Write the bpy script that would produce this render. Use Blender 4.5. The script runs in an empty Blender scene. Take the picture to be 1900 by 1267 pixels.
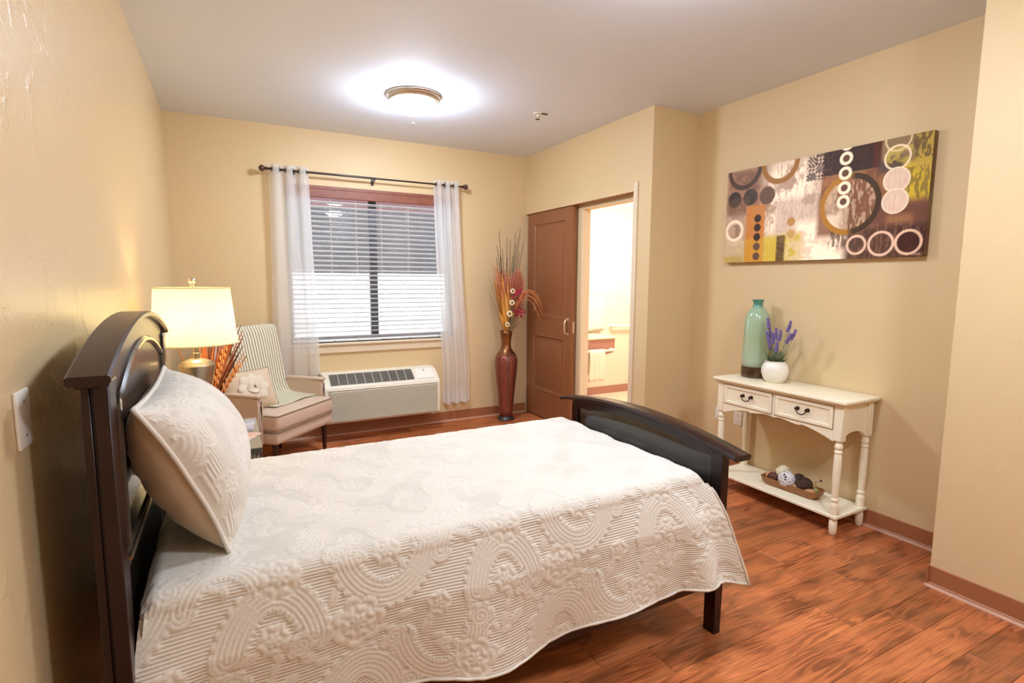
import bpy, bmesh, math, random
import numpy as np
from mathutils import Vector, Matrix, Euler
random.seed(7)
rng = np.random.default_rng(7)
S = bpy.context.scene
COL = S.collection
PI = math.pi

# ------------------------------------------------------------------ camera, world, exposure
W1, W2, W3 = 3.2377, 3.70, 3.30          # bathroom wall, picture wall, entry wall (x)
D, H = 4.87, 2.74                        # window wall (y), ceiling (z)
Y1, Y2, YF = 2.943, 0.997, -1.60         # alcove wall, entry corner, wall behind the camera (y)
cd = bpy.data.cameras.new('camera')
cam = bpy.data.objects.new('camera', cd); COL.objects.link(cam)
cr = Vector((0.883029, -0.469288, 0.005358)); cu = Vector((0.048404, 0.102423, 0.993563)); cf = Vector((0.466815, 0.877085, -0.113158))
cam.matrix_world = Matrix(((cr.x, cu.x, -cf.x, 0.38765), (cr.y, cu.y, -cf.y, -0.18939), (cr.z, cu.z, -cf.z, 1.44293), (0, 0, 0, 1)))
cd.sensor_width = 36.0; cd.lens = 986.895 / 1900 * 36.0; cd.clip_start = 0.02
S.camera = cam
S.view_settings.view_transform = 'Standard'; S.view_settings.look = 'None'
S.view_settings.gamma = 1.0; S.view_settings.use_curve_mapping = False
S.view_settings.exposure = 1.70
wd = bpy.data.worlds.new('overcast_sky'); S.world = wd; wd.use_nodes = True
bg = wd.node_tree.nodes['Background']; bg.inputs[0].default_value = (0.93, 0.96, 1.0, 1); bg.inputs[1].default_value = 3.2
CEIL_LAMP, FILL_LAMP, ENTRY_LAMP, BATH_LAMP, BULB = 47.0, 34.0, 48.0, 55.0, 1.5

# ------------------------------------------------------------------ materials
def nt(m):
    return m.node_tree.nodes, m.node_tree.links
def mat(name, col, rough=0.5, metal=0.0, coat=0.0, bump=None, var=None, sheen=0.0, spec=0.5, emit=None):
    """bump=(scale,strength,detail); var=(scale, colour2, contrast)"""
    m = bpy.data.materials.new(name); m.use_nodes = True
    N, L = nt(m); b = N['Principled BSDF']
    b.inputs['Base Color'].default_value = (*col, 1); b.inputs['Roughness'].default_value = rough
    b.inputs['Metallic'].default_value = metal; b.inputs['Coat Weight'].default_value = coat
    b.inputs['Sheen Weight'].default_value = sheen; b.inputs['Specular IOR Level'].default_value = spec
    tc = N.new('ShaderNodeTexCoord')
    if emit:
        b.inputs['Emission Color'].default_value = (*emit[0], 1); b.inputs['Emission Strength'].default_value = emit[1]
    if var:
        n = N.new('ShaderNodeTexNoise'); n.inputs['Scale'].default_value = var[0]; n.inputs['Detail'].default_value = 4
        r = N.new('ShaderNodeValToRGB'); r.color_ramp.elements[0].position = 0.5 - var[2]; r.color_ramp.elements[1].position = 0.5 + var[2]
        r.color_ramp.elements[0].color = (*col, 1); r.color_ramp.elements[1].color = (*var[1], 1)
        L.new(tc.outputs['Object'], n.inputs['Vector']); L.new(n.outputs['Fac'], r.inputs[0]); L.new(r.outputs[0], b.inputs['Base Color'])
    if bump:
        n = N.new('ShaderNodeTexNoise'); n.inputs['Scale'].default_value = bump[0]; n.inputs['Detail'].default_value = bump[2] if len(bump) > 2 else 3
        bp = N.new('ShaderNodeBump'); bp.inputs['Strength'].default_value = bump[1]; bp.inputs['Distance'].default_value = 0.01
        L.new(tc.outputs['Object'], n.inputs['Vector']); L.new(n.outputs['Fac'], bp.inputs['Height']); L.new(bp.outputs[0], b.inputs['Normal'])
    return m
def bsdf(m): return m.node_tree.nodes['Principled BSDF']

def wall_mat(name, col, rough, s1, s2):
    m = mat(name, col, rough)
    N, L = nt(m); b = bsdf(m)
    g = N.new('ShaderNodeNewGeometry')
    a = N.new('ShaderNodeTexNoise'); a.inputs['Scale'].default_value = 9; a.inputs['Detail'].default_value = 5; a.inputs['Roughness'].default_value = 0.6
    v = N.new('ShaderNodeTexNoise'); v.inputs['Scale'].default_value = 90; v.inputs['Detail'].default_value = 2
    r = N.new('ShaderNodeValToRGB'); r.color_ramp.elements[0].position = 0.55; r.color_ramp.elements[1].position = 0.63
    L.new(g.outputs['Position'], a.inputs['Vector']); L.new(g.outputs['Position'], v.inputs['Vector']); L.new(a.outputs['Fac'], r.inputs[0])
    b1 = N.new('ShaderNodeBump'); b1.inputs['Strength'].default_value = s1; b1.inputs['Distance'].default_value = 0.004
    b2 = N.new('ShaderNodeBump'); b2.inputs['Strength'].default_value = s2; b2.inputs['Distance'].default_value = 0.003
    L.new(r.outputs[0], b1.inputs['Height']); L.new(v.outputs['Fac'], b2.inputs['Height'])
    L.new(b1.outputs[0], b2.inputs['Normal']); L.new(b2.outputs[0], b.inputs['Normal'])
    return m
M = {}
WALLC = (0.72, 0.535, 0.29)
M['wall'] = wall_mat('tan_wall_paint', WALLC, 0.55, 0.10, 0.10)
M['wall_l'] = wall_mat('tan_trowelled_paint', WALLC, 0.30, 0.28, 0.16)
M['ceil'] = wall_mat('white_ceiling_paint', (0.80, 0.865, 0.95), 0.75, 0.04, 0.10)
M['trimcream'] = mat('cream_trim_paint', (0.78, 0.64, 0.44), 0.45)
M['base'] = mat('brown_rubber_base', (0.37, 0.138, 0.055), 0.42, bump=(40, .05))
M['toe'] = mat('pale_caulk_line', (0.58, 0.32, 0.21), 0.5)
M['esp'] = mat('espresso_wood', (0.012, 0.003, 0.003), 0.3, coat=0.12, var=(14, (0.024, 0.006, 0.005), .25), spec=.35)
M['espblk'] = mat('dark_glossy_panel', (0.030, 0.022, 0.015), 0.2, coat=0.45)
M['cream'] = mat('cream_painted_wood', (0.93, 0.83, 0.60), 0.38, bump=(30, .03))
M['bronze'] = mat('dark_bronze', (0.06, 0.035, 0.02), 0.35, metal=0.9)
M['finial'] = mat('brown_finial', (0.07, 0.022, 0.012), 0.3, coat=.4)
M['rod'] = mat('dark_rod', (0.05, 0.035, 0.03), 0.3, metal=0.7)
M['nickel'] = mat('brushed_nickel', (0.62, 0.55, 0.45), 0.35, metal=1.0)
M['lampmetal'] = mat('champagne_metal', (0.40, 0.345, 0.275), 0.36, metal=1.0)
M['chrome'] = mat('polished_chrome', (0.8, 0.72, 0.62), 0.1, metal=1.0)
M['doorbrown'] = mat('brown_door_paint', (0.285, 0.108, 0.040), 0.34, bump=(60, .03))
M['handle'] = mat('satin_brass_handle', (0.75, 0.6, 0.42), 0.3, metal=0.8)
M['white'] = mat('white_plastic', (0.88, 0.83, 0.72), 0.4)
M['offwhite'] = mat('offwhite_plastic', (0.82, 0.75, 0.60), 0.45)
M['dark'] = mat('dark_grille_plastic', (0.06, 0.055, 0.045), 0.5)
M['grille'] = mat('grey_grille_bar', (0.36, 0.32, 0.24), 0.45)
M['slat'] = mat('white_blind_slat', (0.86, 0.86, 0.86), 0.4)
M['valance'] = mat('reddish_wood_valance', (0.28, 0.085, 0.040), 0.5, var=(20, (0.21, 0.06, 0.03), .2))
M['frame_w'] = mat('window_frame', (0.62, 0.62, 0.63), 0.4)
M['chair'] = mat('beige_chair_fabric', (0.63, 0.46, 0.325), 0.85, bump=(260, .25, 2), sheen=.3)
M['piping'] = mat('brown_piping', (0.30, 0.22, 0.14), 0.8)
M['petal'] = mat('ivory_applique', (0.72, 0.61, 0.47), 0.85, bump=(180, .2))
M['cushion'] = mat('tan_cushion_linen', (0.66, 0.50, 0.34), 0.85, bump=(220, .2))
M['dkwood'] = mat('dark_leg_wood', (0.045, 0.017, 0.013), 0.3)
M['table'] = mat('grey_brown_table', (0.25, 0.225, 0.17), 0.16, coat=.3)
M['tabledark'] = mat('dark_table_edge', (0.05, 0.045, 0.035), 0.35)
M['satin'] = mat('tan_satin_back', (0.56, 0.42, 0.27), 0.42, bump=(9, .6, 3), sheen=.3)
M['bathwall'] = mat('pale_bath_paint', (0.80, 0.70, 0.56), 0.5)
M['bathpink'] = mat('rose_brown_laminate', (0.42, 0.20, 0.15), 0.45)
M['bathfloor'] = mat('pale_bath_vinyl', (0.80, 0.62, 0.47), 0.4)
M['towel'] = mat('white_terry', (0.82, 0.76, 0.64), 0.95, bump=(160, .5))
M['ext_white'] = mat('pale_concrete', (0.27, 0.275, 0.28), 0.8, var=(.5, (0.36, 0.36, 0.37), .2))
M['ext_ground'] = mat('grey_asphalt', (0.20, 0.20, 0.20), 0.85, var=(3, (0.26, 0.26, 0.26), .2))
M['ext_grey'] = mat('grey_far_siding', (0.018, 0.016, 0.018), 0.8, var=(.6, (0.035, 0.026, 0.03), .2))
M['ext_red'] = mat('maroon_soffit', (0.16, 0.035, 0.045), 0.6)

def glass_mat():
    m = bpy.data.materials.new('window_glass'); m.use_nodes = True; N, L = nt(m)
    N.remove(N['Principled BSDF']); o = N['Material Output']
    t = N.new('ShaderNodeBsdfTransparent'); t.inputs[0].default_value = (0.93, 0.95, 0.95, 1)
    g = N.new('ShaderNodeBsdfGlossy'); g.inputs['Roughness'].default_value = 0.02
    f = N.new('ShaderNodeFresnel'); x = N.new('ShaderNodeMixShader')
    L.new(f.outputs[0], x.inputs[0]); L.new(t.outputs[0], x.inputs[1]); L.new(g.outputs[0], x.inputs[2]); L.new(x.outputs[0], o.inputs[0]); return m
M['glass'] = glass_mat()
def cloth_through(name, col, transl, transp):
    m = bpy.data.materials.new(name); m.use_nodes = True; N, L = nt(m)
    N.remove(N['Principled BSDF']); o = N['Material Output']
    d = N.new('ShaderNodeBsdfDiffuse'); d.inputs[0].default_value = (*col, 1)
    t = N.new('ShaderNodeBsdfTranslucent'); t.inputs[0].default_value = (*col, 1)
    p = N.new('ShaderNodeBsdfTransparent')
    x = N.new('ShaderNodeMixShader'); x.inputs[0].default_value = transl
    y = N.new('ShaderNodeMixShader'); y.inputs[0].default_value = transp
    L.new(d.outputs[0], x.inputs[1]); L.new(t.outputs[0], x.inputs[2]); L.new(x.outputs[0], y.inputs[1]); L.new(p.outputs[0], y.inputs[2]); L.new(y.outputs[0], o.inputs[0])
    return m
M['sheer'] = cloth_through('white_sheer_voile', (0.97, 0.97, 0.96), 0.58, 0.28)
M['shade'] = cloth_through('ivory_shade_linen', (0.80, 0.75, 0.53), 0.5, 0.0)
M['dome'] = mat('lit_dome_glass', (0.9, 0.9, 0.9), 0.3, emit=((0.83, 0.96, 1.17), CEIL_LAMP))
M['dome2'] = mat('lit_entry_dome_glass', (0.9, 0.9, 0.9), 0.3, emit=((0.83, 0.95, 1.15), ENTRY_LAMP))
M['fill_dome'] = mat('added_fill_dome_glass', (0.9, 0.9, 0.9), 0.3, emit=((0.83, 0.95, 1.15), FILL_LAMP))
M['dome3'] = mat('lit_bath_dome_glass', (0.9, 0.9, 0.9), 0.3, emit=((1.0, 0.90, 0.78), BATH_LAMP))
M['bulb'] = mat('lit_bulb', (0.9, 0.85, 0.7), 0.3, emit=((1.0, 0.78, 0.45), 12.0))

def plank_mat():
    m = bpy.data.materials.new('rustic_wood_plank'); m.use_nodes = True; N, L = nt(m); b = N['Principled BSDF']
    tc = N.new('ShaderNodeTexCoord'); oi = N.new('ShaderNodeObjectInfo')
    mu = N.new('ShaderNodeMath'); mu.operation = 'MULTIPLY'; mu.inputs[1].default_value = 41.0; L.new(oi.outputs['Random'], mu.inputs[0])
    cx = N.new('ShaderNodeCombineXYZ'); L.new(mu.outputs[0], cx.inputs[0]); L.new(mu.outputs[0], cx.inputs[2])
    ad = N.new('ShaderNodeVectorMath'); ad.operation = 'ADD'; L.new(tc.outputs['Object'], ad.inputs[0]); L.new(cx.outputs[0], ad.inputs[1])
    # broad mottling
    mp = N.new('ShaderNodeMapping'); mp.inputs['Scale'].default_value = (1.5, 4.5, 1); L.new(ad.outputs[0], mp.inputs['Vector'])
    n1 = N.new('ShaderNodeTexNoise'); n1.inputs['Scale'].default_value = 1.5; n1.inputs['Detail'].default_value = 6; n1.inputs['Distortion'].default_value = 1.1; L.new(mp.outputs[0], n1.inputs['Vector'])
    r1 = N.new('ShaderNodeValToRGB'); e = r1.color_ramp.elements
    e[0].position = 0.30; e[0].color = (0.29, 0.092, 0.032, 1); e[1].position = 0.72; e[1].color = (0.66, 0.205, 0.078, 1)
    for p, c in ((0.41, (0.39, 0.125, 0.040, 1)), (0.50, (0.51, 0.150, 0.050, 1)), (0.60, (0.57, 0.185, 0.058, 1))):
        k = e.new(p); k.color = c
    L.new(n1.outputs['Fac'], r1.inputs[0])
    # cathedral grain
    mp2 = N.new('ShaderNodeMapping'); mp2.inputs['Scale'].default_value = (0.9, 9.0, 1); L.new(ad.outputs[0], mp2.inputs['Vector'])
    n2 = N.new('ShaderNodeTexNoise'); n2.inputs['Scale'].default_value = 1.1; n2.inputs['Detail'].default_value = 2; L.new(mp2.outputs[0], n2.inputs['Vector'])
    m2 = N.new('ShaderNodeMath'); m2.operation = 'MULTIPLY'; m2.inputs[1].default_value = 95; L.new(n2.outputs['Fac'], m2.inputs[0])
    s2 = N.new('ShaderNodeMath'); s2.operation = 'SINE'; L.new(m2.outputs[0], s2.inputs[0])
    r2 = N.new('ShaderNodeValToRGB'); r2.color_ramp.elements[0].position = 0.0; r2.color_ramp.elements[0].color = (0.60, 0.55, 0.52, 1); r2.color_ramp.elements[1].position = 0.5; r2.color_ramp.elements[1].color = (1, 1, 1, 1)
    L.new(s2.outputs[0], r2.inputs[0])
    # fine pores
    mp3 = N.new('ShaderNodeMapping'); mp3.inputs['Scale'].default_value = (5, 120, 1); L.new(ad.outputs[0], mp3.inputs['Vector'])
    n3 = N.new('ShaderNodeTexNoise'); n3.inputs['Scale'].default_value = 1.0; n3.inputs['Detail'].default_value = 3; L.new(mp3.outputs[0], n3.inputs['Vector'])
    r3 = N.new('ShaderNodeValToRGB'); r3.color_ramp.elements[0].position = 0.32; r3.color_ramp.elements[0].color = (0.5, 0.46, 0.44, 1); r3.color_ramp.elements[1].position = 0.55; r3.color_ramp.elements[1].color = (1, 1, 1, 1)
    L.new(n3.outputs['Fac'], r3.inputs[0])
    n4 = N.new('ShaderNodeTexNoise'); n4.inputs['Scale'].default_value = 5; n4.inputs['Detail'].default_value = 1; L.new(ad.outputs[0], n4.inputs['Vector'])
    r4 = N.new('ShaderNodeValToRGB'); r4.color_ramp.elements[0].position = 0.45; r4.color_ramp.elements[1].position = 0.6; L.new(n4.outputs['Fac'], r4.inputs[0])
    x1 = N.new('ShaderNodeMixRGB'); x1.blend_type = 'MULTIPLY'; L.new(r4.outputs[0], x1.inputs[0]); L.new(r1.outputs[0], x1.inputs[1]); L.new(r2.outputs[0], x1.inputs[2])
    x2 = N.new('ShaderNodeMixRGB'); x2.blend_type = 'MULTIPLY'; x2.inputs[0].default_value = 0.7; L.new(x1.outputs[0], x2.inputs[1]); L.new(r3.outputs[0], x2.inputs[2])
    hv = N.new('ShaderNodeHueSaturation'); L.new(x2.outputs[0], hv.inputs['Color'])
    vr = N.new('ShaderNodeMapRange'); vr.inputs[3].default_value = 0.82; vr.inputs[4].default_value = 1.35; L.new(oi.outputs['Random'], vr.inputs[0]); L.new(vr.outputs[0], hv.inputs['Value'])
    L.new(hv.outputs[0], b.inputs['Base Color'])
    b.inputs['Roughness'].default_value = 0.30; b.inputs['Specular IOR Level'].default_value = 0.5
    bp = N.new('ShaderNodeBump'); bp.inputs['Strength'].default_value = 0.12; bp.inputs['Distance'].default_value = 0.002; L.new(n3.outputs['Fac'], bp.inputs['Height']); L.new(bp.outputs[0], b.inputs['Normal'])
    return m
M['plank'] = plank_mat()
M['subfloor'] = mat('dark_subfloor', (0.03, 0.012, 0.006), 0.8)

# ------------------------------------------------------------------ geometry helpers
class MB:
    def __init__(s):
        s.bm = bmesh.new()
    def box(s, x0, x1, y0, y1, z0, z1, bev=0.0, seg=1, mx=None):
        m = Matrix.Translation(((x0+x1)/2, (y0+y1)/2, (z0+z1)/2)) @ Matrix.Diagonal((abs(x1-x0), abs(y1-y0), abs(z1-z0), 1))
        if mx is not None: m = mx @ m
        r = bmesh.ops.create_cube(s.bm, size=1.0, matrix=m)
        if bev:
            ed = list({e for v in r['verts'] for e in v.link_edges})
            bmesh.ops.bevel(s.bm, geom=ed, offset=bev, segments=seg, profile=0.5, affect='EDGES', clamp_overlap=True)
        return s
    def grid(s, P, closeu=False, closev=False):
        """P: nu x nv x 3"""
        P = np.asarray(P, dtype=float); nu, nv = P.shape[:2]
        V = [[s.bm.verts.new(P[i, j]) for j in range(nv)] for i in range(nu)]
        for i in range(nu if closeu else nu-1):
            for j in range(nv if closev else nv-1):
                try: s.bm.faces.new((V[i][j], V[(i+1) % nu][j], V[(i+1) % nu][(j+1) % nv], V[i][(j+1) % nv]))
                except ValueError: pass
        return V
    def lathe(s, prof, n=24, c=(0, 0, 0), mx=None, cap=True):
        P = np.zeros((len(prof), n, 3))
        for i, (r, z) in enumerate(prof):
            for j in range(n):
                a = 2*PI*j/n; q = Vector((r*math.cos(a)+c[0], r*math.sin(a)+c[1], z+c[2]))
                if mx is not None: q = mx @ q
                P[i, j] = q
        V = s.grid(P, closev=True)
        if cap:
            for row, rev in ((V[0], True), (V[-1], False)):
                try: s.bm.faces.new(row[::-1] if rev else row)
                except ValueError: pass
        return s
    def tube(s, pts, rad, n=8, cap=True):
        pts = [Vector(p) for p in pts]; k = len(pts)
        rs = rad if hasattr(rad, '__len__') else [rad]*k
        P = np.zeros((k, n, 3)); up = None
        for i in range(k):
            t = (pts[min(i+1, k-1)] - pts[max(i-1, 0)]).normalized()
            if up is None:
                up = t.orthogonal().normalized()
            else:
                up = (up - t*up.dot(t))
                up = up.normalized() if up.length > 1e-6 else t.orthogonal().normalized()
            w = t.cross(up)
            for j in range(n):
                a = 2*PI*j/n; P[i, j] = pts[i] + (up*math.cos(a) + w*math.sin(a))*rs[i]
        V = s.grid(P, closev=True)
        if cap:
            for row, rev in ((V[0], True), (V[-1], False)):
                try: s.bm.faces.new(row[::-1] if rev else row)
                except ValueError: pass
        return s
    def prism(s, poly, ext):
        """poly: list of 3D points; ext: vector"""
        ext = Vector(ext); a = [s.bm.verts.new(Vector(p)) for p in poly]; b = [s.bm.verts.new(Vector(p)+ext) for p in poly]
        n = len(poly)
        s.bm.faces.new(a[::-1]); s.bm.faces.new(b)
        for i in range(n): s.bm.faces.new((a[i], a[(i+1) % n], b[(i+1) % n], b[i]))
        return s
    def sphere(s, c, r, u=12, v=8, sc=(1, 1, 1), mx=None):
        m = Matrix.Translation(c) @ (mx or Matrix()) @ Matrix.Diagonal((r*sc[0], r*sc[1], r*sc[2], 1))
        bmesh.ops.create_uvsphere(s.bm, u_segments=u, v_segments=v, radius=1.0, matrix=m); return s
    def build(s, name, m, parent=None, local=False, ang=40, flat=False):
        bmesh.ops.recalc_face_normals(s.bm, faces=s.bm.faces)
        me = bpy.data.meshes.new(name); s.bm.to_mesh(me); s.bm.free()
        return finish(name, me, m, parent, local, ang, flat)
WM = {}
def finish(name, me, m, parent=None, local=False, ang=40, flat=False):
    """local: mesh coordinates are already relative to the parent"""
    o = bpy.data.objects.new(name, me); COL.objects.link(o)
    if m is not None: me.materials.append(M[m] if isinstance(m, str) else m)
    n = len(me.vertices); co = np.zeros(n*3); me.vertices.foreach_get('co', co); co = co.reshape(-1, 3)
    lo, hi = co.min(0), co.max(0); piv = Vector(((lo[0]+hi[0])/2, (lo[1]+hi[1])/2, lo[2]))
    me.transform(Matrix.Translation(-piv))
    me.polygons.foreach_set('use_smooth', [not flat]*len(me.polygons))
    if not flat and ang < 179: me.set_sharp_from_angle(angle=math.radians(ang))
    loc = Matrix.Translation(piv)
    if parent is not None:
        o.parent = parent
        if local: o.matrix_basis = loc; WM[o.name] = WM[parent.name] @ loc
        else: o.matrix_basis = WM[parent.name].inverted() @ loc; WM[o.name] = loc
    else:
        o.matrix_basis = loc; WM[o.name] = loc
    return o
def np_mesh(name, P, close=False):
    """dense regular grid mesh from nu x nv x 3"""
    nu, nv = P.shape[:2]; me = bpy.data.meshes.new(name)
    me.vertices.add(nu*nv); me.vertices.foreach_set('co', P.reshape(-1).astype(np.float32))
    i, j = np.meshgrid(np.arange(nu-1), np.arange(nv-1), indexing='ij')
    q = np.stack([i*nv+j, (i+1)*nv+j, (i+1)*nv+j+1, i*nv+j+1], -1).reshape(-1).astype(np.int32)
    nf = len(q)//4
    me.loops.add(nf*4); me.loops.foreach_set('vertex_index', q)
    me.polygons.add(nf); me.polygons.foreach_set('loop_start', np.arange(0, nf*4, 4, dtype=np.int32))
    me.update(calc_edges=True)
    return me
def attr(me, name, vals, kind='FLOAT'):
    a = me.attributes.new(name, kind, 'POINT')
    if kind == 'FLOAT': a.data.foreach_set('value', np.asarray(vals, dtype=np.float32).reshape(-1))
    elif kind == 'FLOAT_COLOR': a.data.foreach_set('color', np.asarray(vals, dtype=np.float32).reshape(-1))
    elif kind == 'FLOAT_VECTOR': a.data.foreach_set('vector', np.asarray(vals, dtype=np.float32).reshape(-1))
def tag(o, label=None, cat=None, group=None, kind=None):
    if label: o['label'] = label
    if cat: o['category'] = cat
    if group: o['group'] = group
    if kind: o['kind'] = kind
    return o
def thing(name, label, cat, loc=(0, 0, 0), rz=0.0, group=None):
    o = bpy.data.objects.new(name, None); COL.objects.link(o); o.empty_display_size = 0.1
    o.location = loc; o.rotation_euler = (0, 0, rz); WM[o.name] = Matrix.Translation(loc) @ Matrix.Rotation(rz, 4, 'Z')
    return tag(o, label, cat, group)
def struct(mb, name, m, parent=None, **k):
    o = mb.build(name, m, parent, **k)
    if parent is None: o['kind'] = 'structure'
    return o

# ------------------------------------------------------------------ room shell
T = 0.12
WX0, WX1, WZ0, WZ1 = 0.86, 2.41, 0.87, 2.27
BX, BY = 5.35, 5.23           # bathroom far right, bathroom back wall
struct(MB().box(-T, 0, YF-T, D+0.2, 0, H), 'wall_left', 'wall_l')
w = MB(); w.box(0, WX0, D, D+.2, 0, H); w.box(WX1, W1+.16, D, D+.2, 0, H); w.box(WX0, WX1, D, D+.2, 0, WZ0); w.box(WX0, WX1, D, D+.2, WZ1, H)
struct(w, 'wall_back', 'wall')
w = MB(); w.box(W1, W1+.16, Y1, 3.13, 0, H); w.box(W1, W1+.16, 3.13, D, 2.146, H)
w.box(W1+.08, W1+.16, 3.13, 3.20, 0, 2.146); w.box(W1+.08, W1+.16, 3.95, D, 0, 2.146); w.box(W1+.08, W1+.16, 3.20, 3.95, 2.10, 2.146)
struct(w, 'wall_bathroom', 'wall')
struct(MB().box(W1+.16, W2+.001, Y1, Y1+.12, 0, H), 'wall_alcove', 'wall')
struct(MB().box(W2, W2+T, Y2-.1, Y1, 0, H), 'wall_right', 'wall')
struct(MB().box(W3, W2, YF, Y2, 0, H), 'wall_entry', 'wall')
struct(MB().box(-T, W2, YF-T, YF, 0, H), 'wall_front', 'wall')
struct(MB().box(-T, BX+T, YF-T, BY+.2, H, H+.1), 'ceiling', 'ceil')
# bathroom shell
struct(MB().box(W1, BX, BY, BY+T, 0, H), 'wall_bathroom_back', 'bathwall')
struct(MB().box(BX, BX+T, Y1+.1, BY+T, 0, H), 'wall_bathroom_right', 'bathwall')
struct(MB().box(W2, BX, Y1, Y1+.12, 0, H), 'wall_bathroom_front', 'bathwall')
struct(MB().box(W1+.16, BX, Y1+.12, BY, 2.36, 2.40), 'ceiling_bathroom', 'ceil')
struct(MB().box(W1+.08, BX, 3.13, BY, -0.02, 0.002), 'floor_bathroom', 'bathfloor')

# floor: sub-floor slab with every plank as a part
fl = struct(MB().box(-T, W2+T, YF-T, D+.15, -0.03, -0.006), 'floor', 'subfloor')
pw = 0.152; row = 0; y = YF
rp = random.Random(3)
while y < D-0.001:
    y1 = min(y+pw, D)
    xr = W3 if y1 <= Y2+.02 else (W2 if y1 < Y1+.02 else W1+.08)
    x = -rp.uniform(0.1, 1.15)
    while x < xr:
        xe = x+1.22; a, b = max(x, 0.0), min(xe, xr)
        if b-a > 0.02:
            if y1 > 0.35 or b-a > 0.25:
                MB().box(a+.0007, b-.0007, y+.0007, y1-.0007, -0.008, 0.0, bev=0.0012).build('plank', 'plank', fl, flat=True)
        x = xe
    y = y1; row += 1

# baseboards: rubber cove base with a pale toe line
def baseboard(name, p, q, nrm):
    p, q, nrm = Vector(p), Vector(q), Vector(nrm); t = 0.006
    poly = [p, p+nrm*.016, p+nrm*.014+Vector((0, 0, .012)), p+nrm*t+Vector((0, 0, .02)), p+nrm*t+Vector((0, 0, .098)), p+Vector((0, 0, .101))]
    o = struct(MB().prism(poly, q-p), name, 'base')
    MB().prism([p+nrm*.0155, p+nrm*.022, p+nrm*.021+Vector((0, 0, .004)), p+nrm*.0145+Vector((0, 0, .011))], q-p).build('toe_strip', 'toe', o)
    return o
baseboard('baseboard_left', (0, YF, 0), (0, D, 0), (1, 0, 0))
baseboard('baseboard_back', (0.02, D, 0), (W1+.01, D, 0), (0, -1, 0))
baseboard('baseboard_right', (W2, Y2+.01, 0), (W2, Y1-.01, 0), (-1, 0, 0))
baseboard('baseboard_entry', (W3, YF, 0), (W3, Y2+.01, 0), (-1, 0, 0))
baseboard('baseboard_entry_corner', (W3-.015, Y2, 0), (W2, Y2, 0), (0, 1, 0))
baseboard('baseboard_alcove', (W1-.015, Y1, 0), (W2, Y1, 0), (0, -1, 0))
o = struct(MB().box(W1+.7, BX, BY-.008, BY, 0.002, .10), 'baseboard_bathroom', 'bathpink')

# ------------------------------------------------------------------ window
win = MB(); fy0, fy1 = D+.11, D+.17
for a in ((WX0, WX0+.045, WZ0, WZ1), (WX1-.045, WX1, WZ0, WZ1), (WX0+.045, WX1-.045, WZ0, WZ0+.045), (WX0+.045, WX1-.045, WZ1-.045, WZ1)):
    win.box(a[0], a[1], fy0, fy1, a[2], a[3], .004)
wf = struct(win, 'window_1', 'frame_w')
MB().box(1.60, 1.67, fy0+.005, fy1-.005, WZ0+.045, WZ1-.045, .004).build('mullion', mat('backlit_mullion', (0.10, 0.10, 0.11), 0.4), wf)  # mullion coloured dark to give its backlit silhouette
MB().box(WX0+.045, 1.60, fy0+.028, fy0+.034, WZ0+.045, WZ1-.045).build('pane', 'glass', wf)
MB().box(1.67, WX1-.045, fy0+.028, fy0+.034, WZ0+.045, WZ1-.045).build('pane', 'glass', wf)
sl = struct(MB().box(WX0-.06, WX1+.06, D-.035, D+.11, WZ0-.025, WZ0, .006), 'trim_1', 'trimcream')
MB().box(WX0-.03, WX1+.03, D-.018, D, WZ0-.095, WZ0-.026, .004).build('apron', 'trimcream', sl)
# outside seen between the slats
struct(MB().box(-30, 40, D+.4, 40, -0.8, -0.5), 'ground', 'ext_ground')
ev = struct(MB().box(-3, 12, D+.21, D+2.6, 2.42, 2.75, .01), 'roof_eave', 'ext_red')
NBY = D+20
nb = thing('neighbouring_building', 'dark building with pale lower wall outside behind the window blind', 'building', (3, NBY, -.5))
MB().box(-10, 30, NBY, NBY+6, 1.75, 6.2, .02).build('upper_wall', 'ext_grey', nb)
MB().box(-10.1, 30.1, NBY-.15, NBY+6, -.5, 1.75, .02).build('lower_wall', 'ext_white', nb)
MB().prism([(-10.4, NBY-.6, 6.2), (-10.4, NBY+6.5, 6.2), (-10.4, NBY+3, 8.6)], (40.8, 0, 0)).build('roof', 'ext_red', nb)

# blind
bl = thing('window_blind', 'white horizontal slat blind with reddish wooden valance in the window', 'blind', (1.635, D+.04, WZ0))
MB().box(WX0+.01, WX1-.01, D+.012, D+.062, 2.20, 2.262, .003).build('headrail', 'slat', bl)
v = MB(); v.box(WX0+.004, WX1-.004, D-.012, D-.002, 2.165, 2.268, .002); v.box(WX0+.004, WX1-.004, D-.017, D-.012, 2.24, 2.268, .003); v.box(WX0+.004, WX1-.004, D-.017, D-.012, 2.168, 2.182, .003)
v.build('valance', 'valance', bl)
nsl = 29; ztop, zbot = 2.135, 0.925; tilt = math.radians(-13)
for k in range(nsl):
    z = ztop-(ztop-zbot)*k/(nsl-1)
    if k == 0:
        P = np.zeros((2, 5, 3))
        for j in range(5):
            t = (j/4-.5)*.05; q = Vector((0, t*math.cos(tilt), t*math.sin(tilt) + .003*(1-(2*j/4-1)**2)))
            P[0, j] = (WX0+.012, D+.04+q.y, z+q.z); P[1, j] = (WX1-.012, D+.04+q.y, z+q.z)
        mb = MB(); mb.grid(P); P2 = P.copy(); P2[:, :, 2] -= .0025; mb.grid(P2)
        for j in (0, 4): mb.grid(np.stack([P[:, j], P2[:, j]], 0))
        s0 = mb.build('slat', 'slat', bl); z0 = z
    else:
        c = s0.copy(); COL.objects.link(c); c.location.z += z-z0
br = MB().box(WX0+.012, WX1-.012, D+.018, D+.062, .875, .895, .004).build('bottom_rail', 'slat', bl)
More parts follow.
